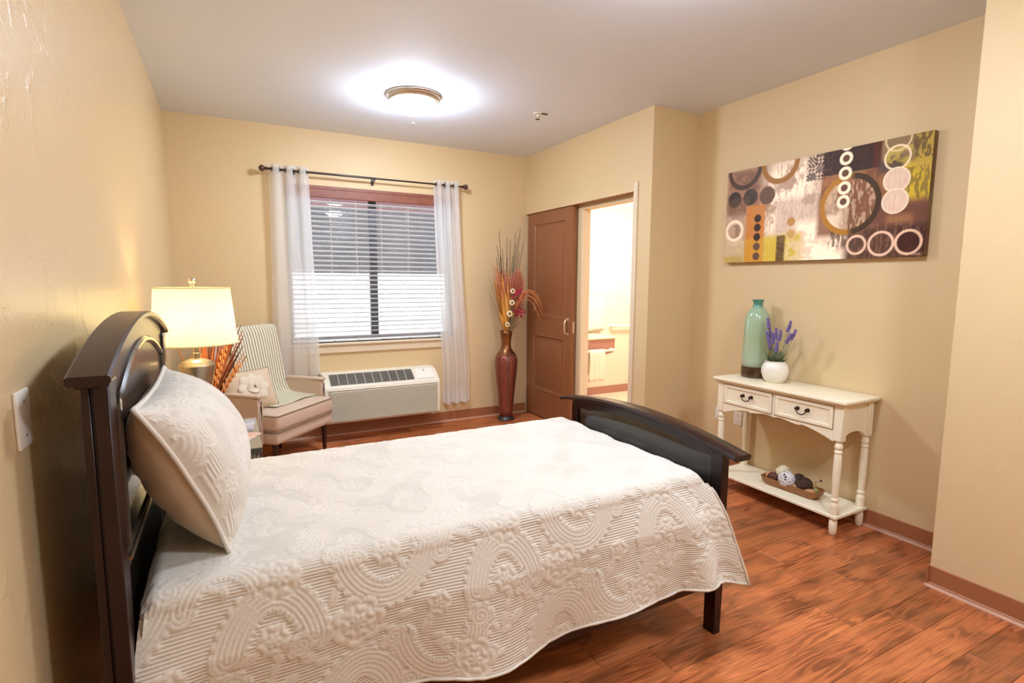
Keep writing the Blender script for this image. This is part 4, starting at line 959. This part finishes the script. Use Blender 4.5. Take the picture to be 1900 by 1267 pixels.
# ------------------------------------------------------------------ console table
ct = thing('console_table', 'cream painted console table with two drawers and turned legs', 'console table', (3.53, 1.93, 0))
CX0, CX1, CY0, CY1, CZ = 3.345, 3.69, 1.470, 2.385, .79
mb = MB(); mb.box(CX0, CX1, CY0, CY1, CZ-.020, CZ, .007, 2); mb.box(CX0+.012, CX1-.005, CY0+.012, CY1-.012, CZ-.030, CZ-.020, .003); mb.build('table_top', 'cream', ct)
fx = CX0+.028; yl, yr = CY0+.028, CY1-.028; zt = CZ-.03
ps = .046
for y0 in (yl, yr-ps):
    for x0 in (fx, CX1-.012-ps):
        mb = MB(); mb.box(x0, x0+ps, y0, y0+ps, zt-.205, zt, .002)
        c_ = (x0+ps/2, y0+ps/2, 0)
        zz = zt-.205
        pr_ = [(.020, zz), (.018, zz-.006), (.014, zz-.012), (.020, zz-.022), (.0225, zz-.034), (.020, zz-.046), (.0155, zz-.054), (.021, zz-.060), (.0215, zz-.068), (.016, zz-.075), (.0195, zz-.085),
               (.0215, zz-.16), (.0205, zz-.24), (.0165, zz-.325), (.0155, zz-.335), (.0215, zz-.343), (.0215, zz-.352), (.016, zz-.360), (.022, zz-.372), (.0235, zz-.385), (.023, .120)]
        mb.lathe(pr_, 20, c=c_)
        mb.lathe([(.017, .100), (.0155, .094), (.021, .086), (.022, .05), (.0195, .012), (.015, .004), (.012, 0)], 20, c=c_)
        mb.build('leg', 'cream', ct)
# front apron with drawer openings and a scalloped lower edge
def scallop(y):
    q = (y-yl-ps)/(yr-yl-2*ps); m_ = abs(2*q-1)
    base = zt-.158-.055*max(0, (m_-.42)/.58)**1.6 + .010*math.cos(m_*PI*2.2)*(1 if m_ < .45 else 0) - (.012*max(0, 1-m_/.14)) 
    return base
ysn = np.linspace(yl+ps, yr-ps, 41)
mb = MB(); mb.prism([(fx+.004, yl+ps, zt)] + [(fx+.004, y, scallop(y)) for y in ysn] + [(fx+.004, yr-ps, zt)], (.014, 0, 0)); mb.build('front_apron', 'cream', ct)
for y0 in (yl, yr-ps):
    y_ = y0+.016; xs = np.linspace(fx+ps, CX1-.012-ps, 21)
    mb = MB(); mb.prism([(fx+ps, y_, zt)] + [(x, y_, zt-.165-.035*abs(2*(x-xs[0])/(xs[-1]-xs[0])-1)**2.5) for x in xs] + [(xs[-1], y_, zt)], (0, .014, 0)); mb.build('side_apron', 'cream', ct)
MB().box(CX1-.03, CX1-.016, yl+ps, yr-ps, zt-.17, zt).build('back_apron', 'cream', ct)
ymid = (yl+yr)/2
for y0, y1 in ((yl+ps+.010, ymid-.012), (ymid+.012, yr-ps-.010)):
    z0, z1 = zt-.142, zt-.014; mb = MB(); rings = [(0, 0), (0, -.006), (.004, -.008), (.018, -.008), (.022, -.003), (.026, -.002)]
    P = np.zeros((len(rings), 4, 3))
    for i, (ins, dep) in enumerate(rings):
        for j, (a_, b_) in enumerate(((y0+ins, z0+ins), (y1-ins, z0+ins), (y1-ins, z1-ins), (y0+ins, z1-ins))): P[i, j] = (fx+.005+dep, a_, b_)
    V = mb.grid(P, closev=True); mb.bm.faces.new(V[-1]); dw = mb.build('drawer', 'cream', ct, ang=20)
    rec = MB(); e_ = .004
    for a_ in ((y0-e_, y1+e_, z1, z1+e_), (y0-e_, y1+e_, z0-e_, z0), (y0-e_, y0, z0, z1), (y1, y1+e_, z0, z1)): rec.box(fx+.0025, fx+.0045, a_[0], a_[1], a_[2], a_[3])
    rec.build('drawer_gap', 'piping', dw)
    yc, zc = (y0+y1)/2, (z0+z1)/2+.012; hb = MB(); xh = fx+.003
    for s_ in (-1, 1): hb.lathe([(.012, 0), (.012, .003), (.006, .006), (.005, .012), (.009, .016), (.009, .021), (.003, .024)], 14, mx=Matrix.Translation((xh, yc+s_*.032, zc)) @ Matrix.Rotation(-PI/2, 4, 'Y'))
    hb.tube([(xh-.016, yc-.032, zc), (xh-.020, yc-.030, zc-.012), (xh-.021, yc-.018, zc-.026), (xh-.021, yc, zc-.031), (xh-.021, yc+.018, zc-.026), (xh-.020, yc+.030, zc-.012), (xh-.016, yc+.032, zc)], .0035, 8)
    hb.build('handle', 'bronze', dw)
MB().box(fx-.004, CX1-.008, yl-.006, yr+.006, .100, .120, .004).build('lower_shelf', 'cream', ct)

# green vase
def glaze_mat():
    m = bpy.data.materials.new('green_drip_glaze'); m.use_nodes = True; N, L = nt(m); b_ = N['Principled BSDF']; b_.inputs['Roughness'].default_value = .16; b_.inputs['Coat Weight'].default_value = .4
    tc = N.new('ShaderNodeTexCoord'); sp_ = N.new('ShaderNodeSeparateXYZ'); L.new(tc.outputs['Object'], sp_.inputs[0])
    no = N.new('ShaderNodeTexNoise'); no.inputs['Scale'].default_value = 14; no.inputs['Detail'].default_value = 4; L.new(tc.outputs['Object'], no.inputs['Vector'])
    ma = N.new('ShaderNodeMath'); ma.operation = 'MULTIPLY_ADD'; ma.inputs[1].default_value = .05; L.new(no.outputs['Fac'], ma.inputs[0]); L.new(sp_.outputs[2], ma.inputs[2])
    mr = N.new('ShaderNodeMapRange'); mr.inputs[1].default_value = .02; mr.inputs[2].default_value = .57; L.new(ma.outputs[0], mr.inputs[0])
    r_ = N.new('ShaderNodeValToRGB'); e = r_.color_ramp.elements; e[0].position = 0; e[0].color = (.42, .50, .36, 1); e[1].position = 1; e[1].color = (.045, .17, .09, 1)
    for p_, c_ in ((.35, (.36, .47, .27, 1)), (.62, (.36, .50, .32, 1)), (.745, (.32, .48, .31, 1)), (.775, (.085, .27, .19, 1)), (.90, (.07, .24, .17, 1))): k_ = e.new(p_); k_.color = c_
    L.new(mr.outputs[0], r_.inputs[0]); L.new(r_.outputs[0], b_.inputs['Base Color']); return m
M['glaze'] = glaze_mat()
gvx, gvy = 3.595, 2.245
gv = thing('green_vase', 'tall green glazed bottle vase with brown base beside the potted lavender', 'vase', (gvx, gvy, CZ))
MB().lathe([(.086, .075), (.0855, .12), (.083, .25), (.080, .35), (.078, .40), (.070, .436), (.052, .462), (.036, .482), (.030, .498), (.031, .515), (.038, .530), (.039, .536), (.034, .536), (.028, .50)], 48, c=(gvx, gvy, CZ)).build('glazed_body', 'glaze', gv, ang=180)
MB().lathe([(.083, .002), (.087, .006), (.0875, .07), (.0865, .076), (.07, .078)], 48, c=(gvx, gvy, CZ)).build('brown_foot', mat('brown_glazed_foot', (.045, .02, .008), .15, coat=.5, var=(9, (.12, .05, .015), .15)), gv)

# lavender
pvx, pvy = 3.535, 2.045
pt = thing('potted_lavender', 'faux lavender in a round white pot on the console table', 'potted plant', (pvx, pvy, CZ))
MB().lathe([(.048, 0), (.052, .003), (.072, .03), (.083, .065), (.082, .095), (.070, .122), (.061, .130), (.061, .138), (.064, .143), (.058, .143), (.055, .125)], 40, c=(pvx, pvy, CZ), cap=False).build('pot', mat('white_glazed_pot', (.86, .80, .68), .35, bump=(25, .15)), pt, ang=60)
MB().lathe([(.056, .122), (.03, .128), (.001, .13)], 20, c=(pvx, pvy, CZ)).build('soil', mat('dark_moss', (.03, .04, .015), .9), pt)
GM = [mat('lavender_leaf', (.12, .20, .06), .6), mat('grey_green_leaf', (.24, .28, .16), .6)]; LM = mat('lavender_bloom', (.19, .13, .32), .7)
rl_ = random.Random(4); Z0 = Vector((pvx, pvy, CZ+.125))
for k in range(90):
    a_ = rl_.uniform(0, 2*PI); r_ = rl_.uniform(.02, .085); h_ = rl_.uniform(.02, .10); b0 = Z0+Vector((math.cos(a_)*r_*.3, math.sin(a_)*r_*.3, 0)); e_ = Z0+Vector((math.cos(a_)*r_, math.sin(a_)*r_, h_)); d_ = e_-b0; sd = d_.cross(Vector((0, 0, 1))).normalized()*.0065
    P = np.array([[b0-sd*.5, b0.lerp(e_, .5)-sd+Vector((0, 0, .008)), e_], [b0+sd*.5, b0.lerp(e_, .5)+sd+Vector((0, 0, .008)), e_+sd*.1]]); mb = MB(); mb.grid(P); mb.build('leaf', GM[k % 2], pt)
for dy, dz, dx in ((.075, .285, .0), (.068, .23, .01), (-.005, .225, -.02), (-.03, .215, -.01), (.012, .195, -.03), (-.075, .275, .02), (-.125, .225, .0), (-.105, .20, -.02), (.04, .16, -.03), (-.03, .14, -.04), (.06, .20, -.02)):
    e_ = Z0+Vector((dx, dy, dz)); b0 = Z0+Vector((dx*.2, dy*.2, 0)); MB().tube([b0, b0.lerp(e_, .5)+Vector((0, dy*.12, .01)), e_], .0016, 5).build('stem', GM[1], pt)
    d_ = (e_-b0).normalized(); mb = MB(); o1 = d_.orthogonal().normalized(); o2 = d_.cross(o1)
    for i in range(6):
        for j in range(5):
            a_ = 2*PI*j/5+i*.6; mb.sphere(e_-d_*(.058-.012*i)+(o1*math.cos(a_)+o2*math.sin(a_))*.0075*(1-.09*i), .0050*(.8+.5*((i*7+j*3) % 4)/3), 6, 4, (1, 1, 1.5))
    mb.build('flower_spike', LM, pt)
    mb = MB()
    for i in range(4):
        c_ = b0.lerp(e_, .25+.14*i); s_ = o1*(.02*(-1)**i)+d_*.02; mb.tube([c_, c_+s_], [.0022, .0006], 4)
    mb.build('stem_leaf', GM[1], pt)

# tray and its fillers
TX, TY, TZ = 3.515, 1.865, .1205
ang_t = math.atan2(-.023, .329)
tray = thing('wooden_tray', 'long wooden dough-bowl tray on the lower shelf of the console', 'tray', (TX, TY, TZ), .05)
def trayring(hx, hy, z, k=5, r=.035): return [(a, b, z) for a, b, _ in loop_box(-hx, hx, -hy, hy, 0, r, k)[:-1]]
rows = [trayring(.042, .165, .0), trayring(.058, .182, .022), trayring(.066, .190, .052), trayring(.060, .184, .053), trayring(.052, .175, .024), trayring(.038, .16, .010)]
mb = MB(); V = mb.grid(np.array(rows), closev=True); mb.bm.faces.new(V[0][::-1]); mb.bm.faces.new(V[-1]); 
mb.build('tray_body', mat('honey_wood', (.40, .17, .045), .4, var=(16, (.28, .10, .025), .25)), tray, local=True, ang=50)
def tw(x, y, z): return WM['wooden_tray'] @ Vector((x, y, z))
def vine_ball(name, label, c, r, m_, n_, seed, grp=None, sq=1.0):
    t = thing(name, label, 'decorative ball', tuple(c), 0, grp); rr = random.Random(seed)
    for k in range(n_):
        nx = Vector((rr.gauss(0, 1), rr.gauss(0, 1), rr.gauss(0, 1))).normalized(); u_ = nx.orthogonal().normalized(); v_ = nx.cross(u_); off = rr.uniform(-.45, .45); rr_ = math.sqrt(1-off*off)
        MB().tube([Vector(c)+Vector((0, 0, r)) + (lambda p: Vector((p.x, p.y, p.z*sq)))((nx*off+(u_*math.cos(q)+v_*math.sin(q))*rr_)*r*(1+.03*math.sin(5*q+k))) for q in np.linspace(0, 2*PI, 22)], r*.07, 5).build('vine_strand', m_, t)
    MB().sphere(Vector(c)+Vector((0, 0, r*sq)), r*.80, 12, 8, (1, 1, sq)).build('core', mat(name+'_core', tuple(x*.13 for x in bsdf(m_).inputs['Base Color'].default_value[:3]), .9), t)  # darkened core paints the shade in the holes between strands
    return t
VG = 'vine balls in the wooden tray'
VW, VL, VD = mat('cream_vine', (.80, .70, .48), .7), mat('white_vine', (.78, .72, .70), .7), mat('dark_brown_vine', (.07, .030, .015), .7)
vine_ball('vine_ball', 'cream vine ball at the back of the wooden tray', tw(.012, .065, .050), .043, VW, 26, 1, VG)
vine_ball('vine_ball', 'white vine ball at the front of the wooden tray', tw(-.030, .015, .024), .047, VL, 26, 2, VG)
vine_ball('vine_ball', 'large dark brown vine ball near the right end of the tray', tw(-.008, -.085, .022), .047, VD, 26, 3, VG, .85)
vine_ball('vine_ball', 'small dark brown vine ball behind the larger dark one', tw(.030, -.030, .042), .034, VD, 18, 4, VG)
def pod(name, label, cat, c, r, sc, m_, rz=0.0, ribs=0):
    t = thing(name, label, cat, tuple(c), rz, 'seed pods in the wooden tray'); n_ = 16; P = np.zeros((9, n_, 3))
    for i in range(9):
        f_ = PI*(.02+.96*i/8)
        for j in range(n_):
            a_ = 2*PI*j/n_; q = 1+(.10*math.cos(ribs*a_) if ribs else 0); P[i, j] = (r*sc[0]*math.sin(f_)*math.cos(a_)*q, r*sc[1]*math.sin(f_)*math.sin(a_)*q, r*sc[2]*(1-math.cos(f_)))
    mb = MB(); V = mb.grid(P, closev=True); mb.bm.faces.new(V[0]); mb.bm.faces.new(V[-1]); mb.build('pod_body', m_, t, local=True, ang=180)
    MB().tube([(0, 0, r*sc[2]*1.95), (r*.08, 0, r*sc[2]*2.15)], [r*.10, r*.04], 6).build('pod_stem', M['dkwood'], t, local=True)
    return t
pod('seed_pod', 'dark brown ribbed seed pod near the left end of the tray', 'seed pod', tw(-.022, .105, .024), .034, (1, 1.2, .95), mat('brown_pod', (.10, .030, .016), .6), .3, 7)
pod('seed_pod', 'pale lilac fluffy pod at the left end of the tray', 'seed pod', tw(.018, .125, .028), .024, (1, 1, 1), mat('lilac_pod', (.62, .55, .55), .9, bump=(90, .8)), 0, 5)
pod('seed_pod', 'terracotta wedge pod leaning at the left tip of the tray', 'seed pod', tw(-.008, .148, .022), .026, (.9, .9, 1.1), mat('terracotta_pod', (.62, .27, .13), .6), .4, 3)
pod('seed_pod', 'flat peach-coloured pod at the right end of the tray', 'seed pod', tw(-.022, -.128, .024), .030, (1, 1.25, .55), mat('peach_pod', (.66, .30, .16), .6), .2, 0)
pod('seed_pod', 'green ribbed pod at the right tip of the tray', 'seed pod', tw(.004, -.152, .026), .021, (1, 1, .9), mat('green_pod', (.34, .33, .09), .6), 0, 6)
pod('seed_pod', 'small pinkish-white pod in front of the dark vine ball', 'seed pod', tw(-.036, -.082, .026), .017, (1, 1.5, .9), mat('blush_pod', (.80, .60, .48), .6), .5, 0)
pod('seed_pod', 'yellow pod between the white and dark vine balls', 'seed pod', tw(-.030, -.047, .024), .019, (1, 1.1, 1), mat('yellow_pod', (.62, .42, .13), .7), .2, 5)
pod('seed_pod', 'cream curled pod behind the right end of the tray', 'seed pod', tw(.032, -.118, .030), .026, (1, .8, 1.2), mat('cream_pod', (.74, .52, .27), .7), .6, 4)
cst = thing('cinnamon_stick', 'pale twig stick poking out over the right end of the tray', 'stick', tuple(tw(.03, -.12, .09)), .05)
a_, b_ = tw(.030, -.085, .075), tw(.030, -.160, .108)
MB().tube([a_, b_], .0055, 8).build('bark', mat('pale_bark', (.60, .42, .25), .7), cst)
MB().tube([b_, b_+(b_-a_)*.12], .0058, 8).build('dark_tip', 'dkwood', cst)

# ------------------------------------------------------------------ canvas picture
def canvas():
    nu, nv = 480, 240
    u, v = np.meshgrid(np.linspace(0, 2.006, nu), np.linspace(0, 1, nv), indexing='ij')
    def noise(fu, fv, seed):
        r = np.random.default_rng(seed); G = r.random((int(2.1*fu)+3, int(fv)+3)); x, y_ = u*fu, v*fv; i, j = x.astype(int), y_.astype(int); fx_, fy_ = x-i, y_-j; fx_ = fx_*fx_*(3-2*fx_); fy_ = fy_*fy_*(3-2*fy_)
        return (G[i, j]*(1-fx_)+G[i+1, j]*fx_)*(1-fy_)+(G[i, j+1]*(1-fx_)+G[i+1, j+1]*fx_)*fy_
    n1 = noise(5, 5, 1)*.5+noise(12, 12, 2)*.3+noise(40, 40, 3)*.2; n2 = noise(60, 14, 4)*.6+noise(120, 40, 5)*.4; n3 = noise(14, 70, 6)
    C = np.zeros((nu, nv, 3)); srgb = lambda a: np.array([((x/255)/12.92 if x/255 < .04045 else ((x/255+.055)/1.055)**2.4) for x in a])
    def put(mask, col, al=1.0): 
        a = (np.clip(mask, 0, 1)*al)[..., None]; C[:] = C*(1-a)+srgb(col)*a
    ss = lambda x, w=.006: np.clip(.5+x/w, 0, 1)
    def rect(a, b, c, d, w=.008): return ss(u-a, w)*ss(b-u, w)*ss(v-c, w)*ss(d-v, w)
    def disc(cx, cy, r, w=.006): return ss(r-np.hypot(u-cx, v-cy), w)
    def ring(cx, cy, ro, ri, w=.006): return disc(cx, cy, ro, w)*(1-disc(cx, cy, ri, w))
    put(np.ones_like(u), (196, 176, 166))
    put(rect(0, .56, .55, 1, .12), (168, 132, 112), .9); put(ss(n1-.52, .12)*rect(0, .56, .5, 1, .1), (120, 92, 80), .6)
    put(ss(n1-.40, .15)*rect(.50, 1.05, .25, 1, .2), (255, 252, 250), 1); put(ss(n2-.60, .1)*rect(.45, 1.1, .3, 1, .1), (178, 160, 150), .55)  # white of the print, with glare off the canvas painted in
    put(rect(.62, 1.05, .27, .62, .06), (196, 180, 178), .6)
    put(rect(.86, 1.46, -.1, .38, .1), (255, 252, 248), 1); put(ss(n1-.62, .1)*rect(.8, 1.5, 0, .35, .1), (215, 190, 180), .5)
    put(rect(-.1, .27, -.1, .24, .03), (206, 196, 176), .9); put(rect(-.1, .25, -.1, .07, .05), (190, 170, 90), .7)
    put(rect(1.10, 1.625, .775, 1.1, .012), (84, 62, 54)); put(ss(n2-.55, .1)*rect(1.1, 1.62, .78, 1), (64, 46, 42), .7); put(rect(1.55, 1.625, .775, 1.1, .02), (104, 58, 44), .8)
    put(rect(1.10, 1.62, .55, .775, .02), (170, 128, 96)); put(ss(n1-.5, .1)*rect(1.1, 1.62, .5, .775), (120, 84, 66), .7)
    put(rect(1.08, 1.62, .22, .62, .05), (150, 112, 92), .9); put(ss(n2-.5, .15)*rect(1.2, 2.1, .1, .6, .05), (96, 66, 58), .75)
    put(rect(1.62, 2.1, .72, 1.1, .03), (150, 134, 110)); put(rect(1.60, 1.88, .68, .83, .05), (92, 76, 80), .8); put(rect(1.60, 2.1, .18, .72, .04), (150, 112, 78), .9); put(rect(1.58, 2.1, .20, .45, .06), (120, 84, 78), .8); put(rect(1.70, 1.9, .28, .36, .05), (190, 150, 110), .5)
    put(rect(1.80, 2.1, .48, .78, .06), (214, 196, 70), .95); put(rect(1.88, 2.1, .70, 1.1, .08), (196, 178, 92), .9); put(ss(n2-.52, .08)*rect(1.84, 2.1, .80, 1), (98, 80, 56), .75); put(ss(n2-.56, .06)*rect(1.78, 2.0, .46, .74), (120, 110, 70), .7); put(ss(n1-.6, .06)*rect(1.66, 1.86, .76, .92), (200, 190, 100), .7)
    put(rect(1.36, 2.1, -.1, .27, .07), (96, 66, 56), .95); put(rect(1.80, 2.1, -.1, .25, .05), (84, 44, 38), .95); put(ss(n2-.55, .1)*rect(1.4, 2, 0, .3), (150, 120, 108), .5)
    put(rect(.27, .50, -.1, .60, .02), (206, 148, 74)); put(ss(n2-.56, .1)*rect(.27, .5, 0, .6), (186, 150, 120), .5)
    put(rect(.50, .92, -.1, .265, .05), (214, 200, 84), .9); put(rect(.27, .5, -.1, .25, .03), (210, 172, 70), .8); put(rect(.655, .75, -.1, .26, .012), (112, 92, 58)); put(ss(n3-.5, .2)*rect(.655, .75, 0, .26), (150, 128, 80), .6)
    put(ss(n1-.55, .1)*rect(.76, .95, 0, .2, .05), (225, 215, 190), .9)
    lat = ((np.sin(u*95+3*np.sin(v*40))*np.sin(v*88+3*np.sin(u*38))) > .0).astype(float); put(lat*rect(.935, 1.11, .76, 1.01), (84, 66, 62), .85); put((1-lat)*rect(.935, 1.11, .76, 1.01), (206, 192, 190), .7)
    put(ring(.221, 1.0, .215, .165), (92, 72, 50)); put(ring(.647, 1.0, .215, .160), (168, 128, 58)); put(ring(.56, 1.0, .14, .10)*0, (0, 0, 0))
    for c_, k in (((.106, .693, .085), (74, 56, 46)), ((.309, .698, .088), (84, 68, 54)), ((.514, .687, .091), (122, 98, 82))): put(disc(*c_), k); put(ss(n1-.55, .1)*disc(*c_), (130, 112, 96), .3)
    for z in (.46, .364, .264): put(disc(.416, z, .042), (72, 50, 38))
    for z in (.162, .059): put(disc(.418, z, .042), (118, 96, 84))
    put(ring(.123, .35, .120, .085), (244, 238, 232)); put(ring(.123, .31, .12, .10), (224, 214, 204), .6); put(ss(n1-.5, .08)*disc(.123, .35, .08), (150, 128, 116), .7)
    put(disc(.806, .39, .044), (196, 160, 110)); put(ring(.81, .265, .055, .04), (214, 200, 176)); put(disc(.81, .265, .04), (206, 176, 120))
    for z in (.98, .87, .80): put(ring(1.15, z, .045, .037), (110, 88, 74), .8)
    a_ = np.arctan2(v-.494, u-1.372); lft = ss(-(u-1.372-.03*np.sin(v*9)), .06)
    inn = disc(1.372, .494, .235); put(inn*rect(1.1, 1.37, .2, .75, .02)*ss(n1-.5, .1), (212, 196, 182), .7); put(inn*rect(1.37, 1.65, .2, .75, .02), (140, 104, 82), .8); put(inn*ss(n2-.55, .1), (226, 210, 196), .5); put(inn*rect(1.12, 1.3, .25, .42, .06), (240, 232, 224), .85)
    rg = ring(1.372, .494, .276, .226); put(rg*lft, (184, 142, 62)); put(rg*(1-lft), (84, 66, 44))
    for z in (1.04, .91, .778, .647, .523): put(ring(1.316, z, .060, .031), (250, 246, 240)); put(disc(1.316, z, .031), (120, 92, 80))
    put(ring(1.745, .99, .106, .092), (222, 210, 190)); put(ring(1.748, .836, .106, .090), (238, 226, 214))
    for z in (.651, .474): put(disc(1.754, z, .106), (222, 206, 202)); put(ring(1.754, z, .106, .096), (240, 232, 226))
    put(disc(1.883, .125, .09), (84, 40, 34), .9)
    for x, s_ in ((1.46, .09), (1.667, .11), (1.883, .108)): put(ring(x, .122, s_, s_-.022), (228, 206, 198))
    for k in range(5): put(rect(1.92+.012*k, 1.926+.012*k, .018, .035-.006*(k % 2), .004), (220, 200, 190), .8)
    put(rect(1.915, 1.985, .012, .016, .004), (220, 200, 190), .7)
    C[:] = np.clip(C, 0, 1)**1.25*np.array([1.22, 1.06, .80])*(.90+.2*n2[..., None])
    return u, v, C
u, v, C = canvas()
pc = thing('canvas_picture', 'abstract canvas of brown, yellow and white circles on the wall above the console', 'picture', (W2-.02, 1.958, 1.585))
PY0, PY1, PZ0, PZ1 = 1.310, 2.605, 1.585, 2.233
P = np.stack([np.full_like(u, W2-.040), PY1-(u/2.006)*(PY1-PY0), PZ0+v*(PZ1-PZ0)], -1)
me = np_mesh('painted_face', P); attr(me, 'paint', np.concatenate([C, np.ones(C.shape[:2]+(1,))], -1), 'FLOAT_COLOR')
pm = mat('acrylic_print', (.5, .5, .5), .42, bump=(140, .15), spec=.3); N, L = nt(pm); a = N.new('ShaderNodeAttribute'); a.attribute_name = 'paint'; L.new(a.outputs['Color'], bsdf(pm).inputs['Base Color'])
finish('painted_face', me, pm, pc, ang=180)
MB().box(W2-.0398, W2-.002, PY0, PY1, PZ0, PZ1, .002).build('stretcher_box', mat('painted_canvas_edge', (.30, .24, .12), .5, var=(5, (.14, .06, .04), .2)), pc)
bpy.context.view_layer.update()
